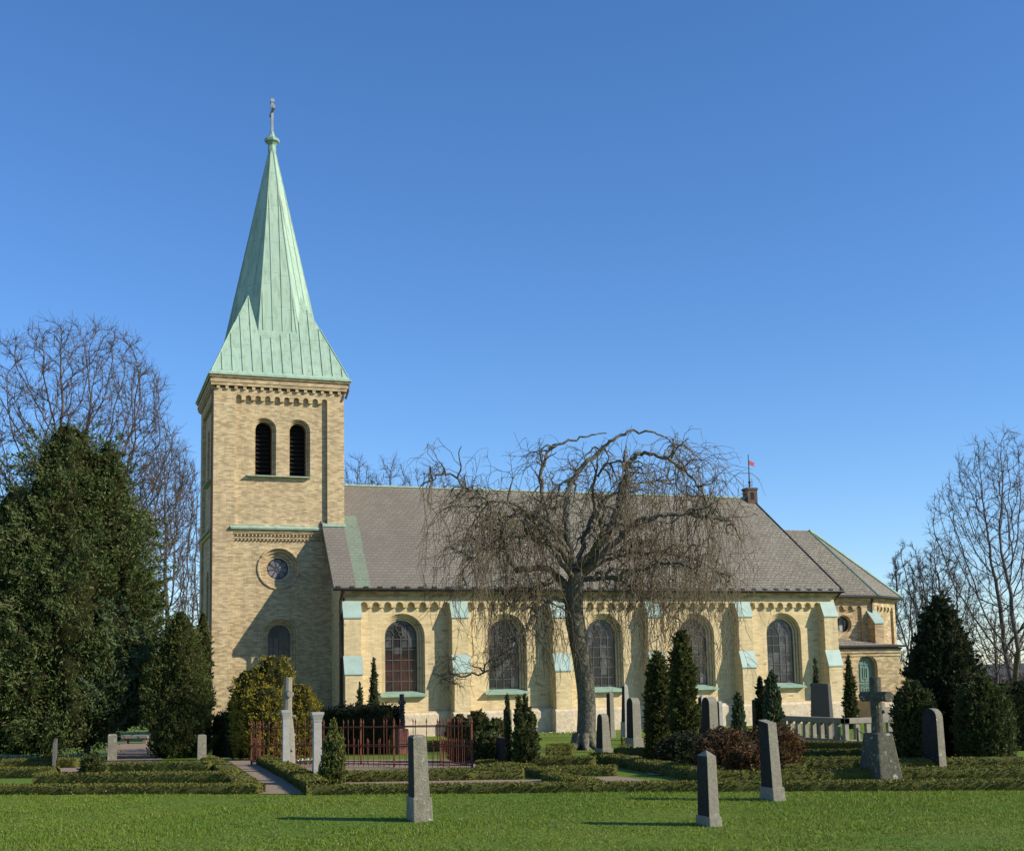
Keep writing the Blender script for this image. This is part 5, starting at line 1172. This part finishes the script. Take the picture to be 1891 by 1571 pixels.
# ------------------------------------------------------------------ bare trees
def bare_tree(label, px, yb, ytop, hw, s, seed, n=900, fork=.25, low=.18, group='bare trees around the church', rmin=.0145, flat=.5, nst=1, tipw=5, pw=.46, jag=.16, zmin=-1e9):
    """crown grown by space colonisation: limbs fan out from the fork to fill a dome of attraction points"""
    r = np.random.default_rng(seed); P0 = ptd(px, yb, s); P0[2] = gxy(P0[0], P0[1]); top = ptd(px, ytop, s); H = top[2]-P0[2]; Rw = hw*mpp(s)
    root = tag(empty('bare_tree', tuple(P0)), label, 'tree', group)
    A = r.uniform(-1, 1, (n*6, 3)); A[:, 2] = (A[:, 2]+1)/2
    hz = A[:, 2]; prof = np.where(hz > flat, np.sqrt(np.clip(1-((hz-flat)/(1-flat))**2, 0, 1)), .45+.55*(hz/flat)**.7)
    rad = np.hypot(A[:, 0], A[:, 1]); lob = 1+.13*np.sin(np.arctan2(A[:, 1], A[:, 0])*3+seed)+.10*np.sin(hz*9+seed)
    A = A[(rad < prof*lob) & (r.random(len(A)) < .35+.65*(rad/(prof+.01))**1.2)][:n]
    A = np.stack([A[:, 0]*Rw, A[:, 1]*Rw, H*low+A[:, 2]*H*(1-low)], 1)
    D = H/62; nodes = []; par = []; nch = {}
    for j in range(nst):
        a = 2*np.pi*j/nst+1; lean = np.array([math.cos(a), math.sin(a), 0])*(.16*H if nst > 1 else .02*H); m = max(3, int(H*fork/D)); p = -1
        for i in range(m+1): t = i/m; nodes.append(np.array([0, 0, H*fork*t])+lean*t*t+(r.normal(0, D*.05, 3) if i else 0)); par.append(p); p = len(nodes)-1
    dmin = np.full(len(A), 1e9); near = np.zeros(len(A), int); N_ = np.array(nodes); start = 0
    for it in range(170):
        new = np.array(nodes[start:])
        for i0 in range(0, len(new), 256):
            dd = np.linalg.norm(A[:, None]-new[None, i0:i0+256], axis=2); j = dd.argmin(1); v = dd[np.arange(len(A)), j]; u = v < dmin; dmin[u] = v[u]; near[u] = start+i0+j[u]
        keep = dmin > D*(1.3+it*.008); A = A[keep]; dmin = dmin[keep]; near = near[keep]
        start = len(nodes)
        if len(A) == 0: break
        nd = np.array(nodes); un, inv = np.unique(near, return_inverse=True); dv = A-nd[near]; dv /= np.linalg.norm(dv, axis=1, keepdims=True); sm = np.zeros((len(un), 3)); np.add.at(sm, inv, dv)
        for q, k in enumerate(un):
            if nch.get(k, 0) >= 3: continue
            nch[k] = nch.get(k, 0)+1; d = sm[q]/(np.linalg.norm(sm[q])+1e-9); pv = nd[k]-nd[par[k]] if par[k] >= 0 else np.array([0, 0, 1.]); pv /= np.linalg.norm(pv)+1e-9
            d = d+pv*.85+r.normal(0, jag, 3); d /= np.linalg.norm(d); nodes.append(nd[k]+d*D); par.append(k)
        if start == len(nodes): break
    nd = np.array(nodes); par = np.array(par); M_ = len(nd); cnt = np.zeros(M_); ch = [[] for _ in range(M_)]
    for i in range(M_-1, -1, -1):
        if cnt[i] == 0: cnt[i] = 1
        if par[i] >= 0: cnt[par[i]] += cnt[i]; ch[par[i]].append(i)
    R__ = rmin*cnt**pw; T = Tubes(7); tw = Tubes(3)
    stack = [(-1, i) for i in range(M_) if par[i] < 0]
    while stack:
        pr, i = stack.pop(); P = [nd[pr]] if pr >= 0 else []; rr = [min(R__[pr], R__[i]*1.25)] if pr >= 0 else []
        while True:
            P.append(nd[i]); rr.append(R__[i])
            if not ch[i]: break
            c = sorted(ch[i], key=lambda k: -cnt[k]); stack += [(i, k) for k in c[1:]]; i = c[0]
        if len(P) > 1: (T if rr[0] > rmin*5 else tw).add(np.array(P)+0, rr, 7 if rr[0] > rmin*5 else 3)
    # fine twig sprays at the young wood
    yng = np.nonzero(cnt <= 6)[0]
    for k in yng:
        if par[k] < 0 or nd[k][2]+P0[2] < zmin: continue
        pv = nd[k]-nd[par[k]]; pv /= np.linalg.norm(pv)+1e-9
        for _ in range(tipw if cnt[k] < 3 else max(1, tipw-3)):
            q_, _d = wob(nd[k], pv+r.normal(0, .55, 3)+np.array([0, 0, .15]), D*r.uniform(.8, 2.6), 4, -.1, .16, r); tw.add(q_, np.linspace(rmin*.75, rmin*.4, len(q_)))
    link('trunk', T.mesh('trunk', M['bark2']), root); link('twigs', tw.mesh('twigs', M['twig2']), root)
bare_tree('wide domed bare tree towering behind the huge cypress', 130, 1350, 572, 245, 64, 5, 4200, fork=.30, low=.22, pw=.45)
bare_tree('bare upright tree between the huge cypress and the tower', 305, 1350, 800, 72, 76, 6, 2200, fork=.22, low=.12, flat=.6)
bare_tree('bare tree half hidden behind the left corner of the tower', 372, 1350, 950, 60, 84, 7, 1200, fork=.2, low=.12)
bare_tree('tall slender bare tree cut by the right edge of the picture', 1876, 1320, 775, 125, 84, 8, 2200, fork=.20, low=.15, flat=.45, nst=2, tipw=4)
bare_tree('bare tree with a rounded top between the big yew and the tall right tree', 1752, 1320, 985, 62, 92, 9, 2000, fork=.25, low=.15, flat=.6)
bare_tree('bare many-stemmed tree just right of the chancel', 1690, 1320, 995, 52, 88, 10, 1300, fork=.15, low=.1, nst=3)
bare_tree('low bare tree at the right edge in front of the far hills', 1845, 1310, 1110, 60, 100, 12, 900, fork=.2, low=.05, tipw=4)
bare_tree('bare treetop showing over the nave ridge next to the tower', 662, 1300, 832, 52, 88, 13, 1200, fork=.4, low=.3)
bare_tree('bare treetop showing over the nave ridge, second from the tower', 725, 1300, 826, 56, 90, 14, 1200, fork=.4, low=.3)
bare_tree('bare treetop showing over the nave ridge, farthest from the tower', 798, 1300, 834, 60, 92, 15, 1200, fork=.4, low=.3)

# ------------------------------------------------------------------ far house and woods
P = ptd(1874, 1318, 150); P[2] = gxy(P[0], P[1])
root = tag(empty('house', tuple(P), .3), 'small distant house with an orange tiled roof at the right edge', 'house')
zt = ptd(1874, 1300, 150)[2]-P[2]
fin(root, lambda m: m.box(-2.2, -3, -1, 2.2, 3, zt-.9), 'wall', 'stone_pale')
mr_ = MB(); mr_.prism([(-2.6, zt-1.1), (2.6, zt-1.1), (0, zt+1.2)], 1, -3.4, 3.4); mr_.obj('roof', simple('orange_tiles', (.5, .17, .07), (.42, .13, .06), 2), root)
mb = MB(); mb.box(-.5, -3.03, zt-2.4, .5, -2.99, zt-1.5); mb.obj('window', M['dark'], root)
def far_wood():
    r = np.random.default_rng(3); P = []
    for i in range(900):
        s = r.uniform(330, 520); px = r.uniform(-200, 2100); p = ptd(px, 1240, s); g = gxy(p[0], p[1]); h = r.uniform(2, 4.5)
        k = 70; c = r.normal(0, 1, (k, 3)); c /= np.linalg.norm(c, axis=1, keepdims=True); P.append(np.array([p[0], p[1], g+h*.45])+c*np.array([h*.8, h*.8, h*.6]))
    P = np.concatenate(P); V, F = leaf_quads(P, rng.normal(0, 1, (len(P), 3)), 1.3, 1.3, .5)
    tag(link('far_wood', np_mesh('far_wood', V, [F], simple('far_wood_brown', (.06, .055, .05), (.09, .07, .055), .02, .9, 0))), kind='stuff')
far_wood()

# ------------------------------------------------------------------ grass
def grass():
    r = np.random.default_rng(9); n = 330000
    s = 10.8+13.5*r.random(n)**.8; px = r.uniform(-60, 1960, n)
    d = ray(0, 0)[None]*0+fw[None]+RR[None]*((px-CX)/FPX)[:, None]+UU[None]*(0)
    p = CAM[None]+d*s[:, None]; f2 = np.array([math.sin(YAW), math.cos(YAW)])
    hs_ = (p[:, :2]-CAM[:2])@f2; t = np.clip((hs_-22)/22, 0, 1); z = .5*(1-t*t*(3-2*t))
    lim = 19.2+ (px-945)*(-.0014)
    k = hs_ < 19.6
    # keep off the hedges: stop at the hedge foot
    foot = np.interp(px, [-60, 476, 1096, 1960], [np.linalg.norm((at(x, y)[0]-CAM)[:2]@f2) for x, y in ((-60, 1468), (476, 1466), (1096, 1463), (1960, 1459))])
    k = hs_ < foot+.02
    p = p[k]; z = z[k]; m = len(p); B = np.stack([p[:, 0], p[:, 1], z], 1)
    h = r.uniform(.010, .030, m)*(1+.9*(r.random(m) < .05)); h *= np.clip(1+.6*noise3(B*[1, 1, 0], 1.7, 3)+.35*noise3(B*[1, 1, 0], 6., 8), .35, 2.); a = r.random(m)*6.28; wv = np.stack([np.cos(a), np.sin(a), np.zeros(m)], 1)*(.0045+.003*r.random(m))[:, None]
    ln = r.normal(0, .018, (m, 3)); ln[:, 2] = 0; top = B+ln+np.stack([np.zeros(m), np.zeros(m), h], 1)
    V = np.stack([B-wv, B+wv, top], 1).reshape(-1, 3)
    tag(link('lawn_grass', np_mesh('lawn_grass', V, [np.arange(3*m).reshape(-1, 3)], M['blade'])), kind='stuff')
grass()
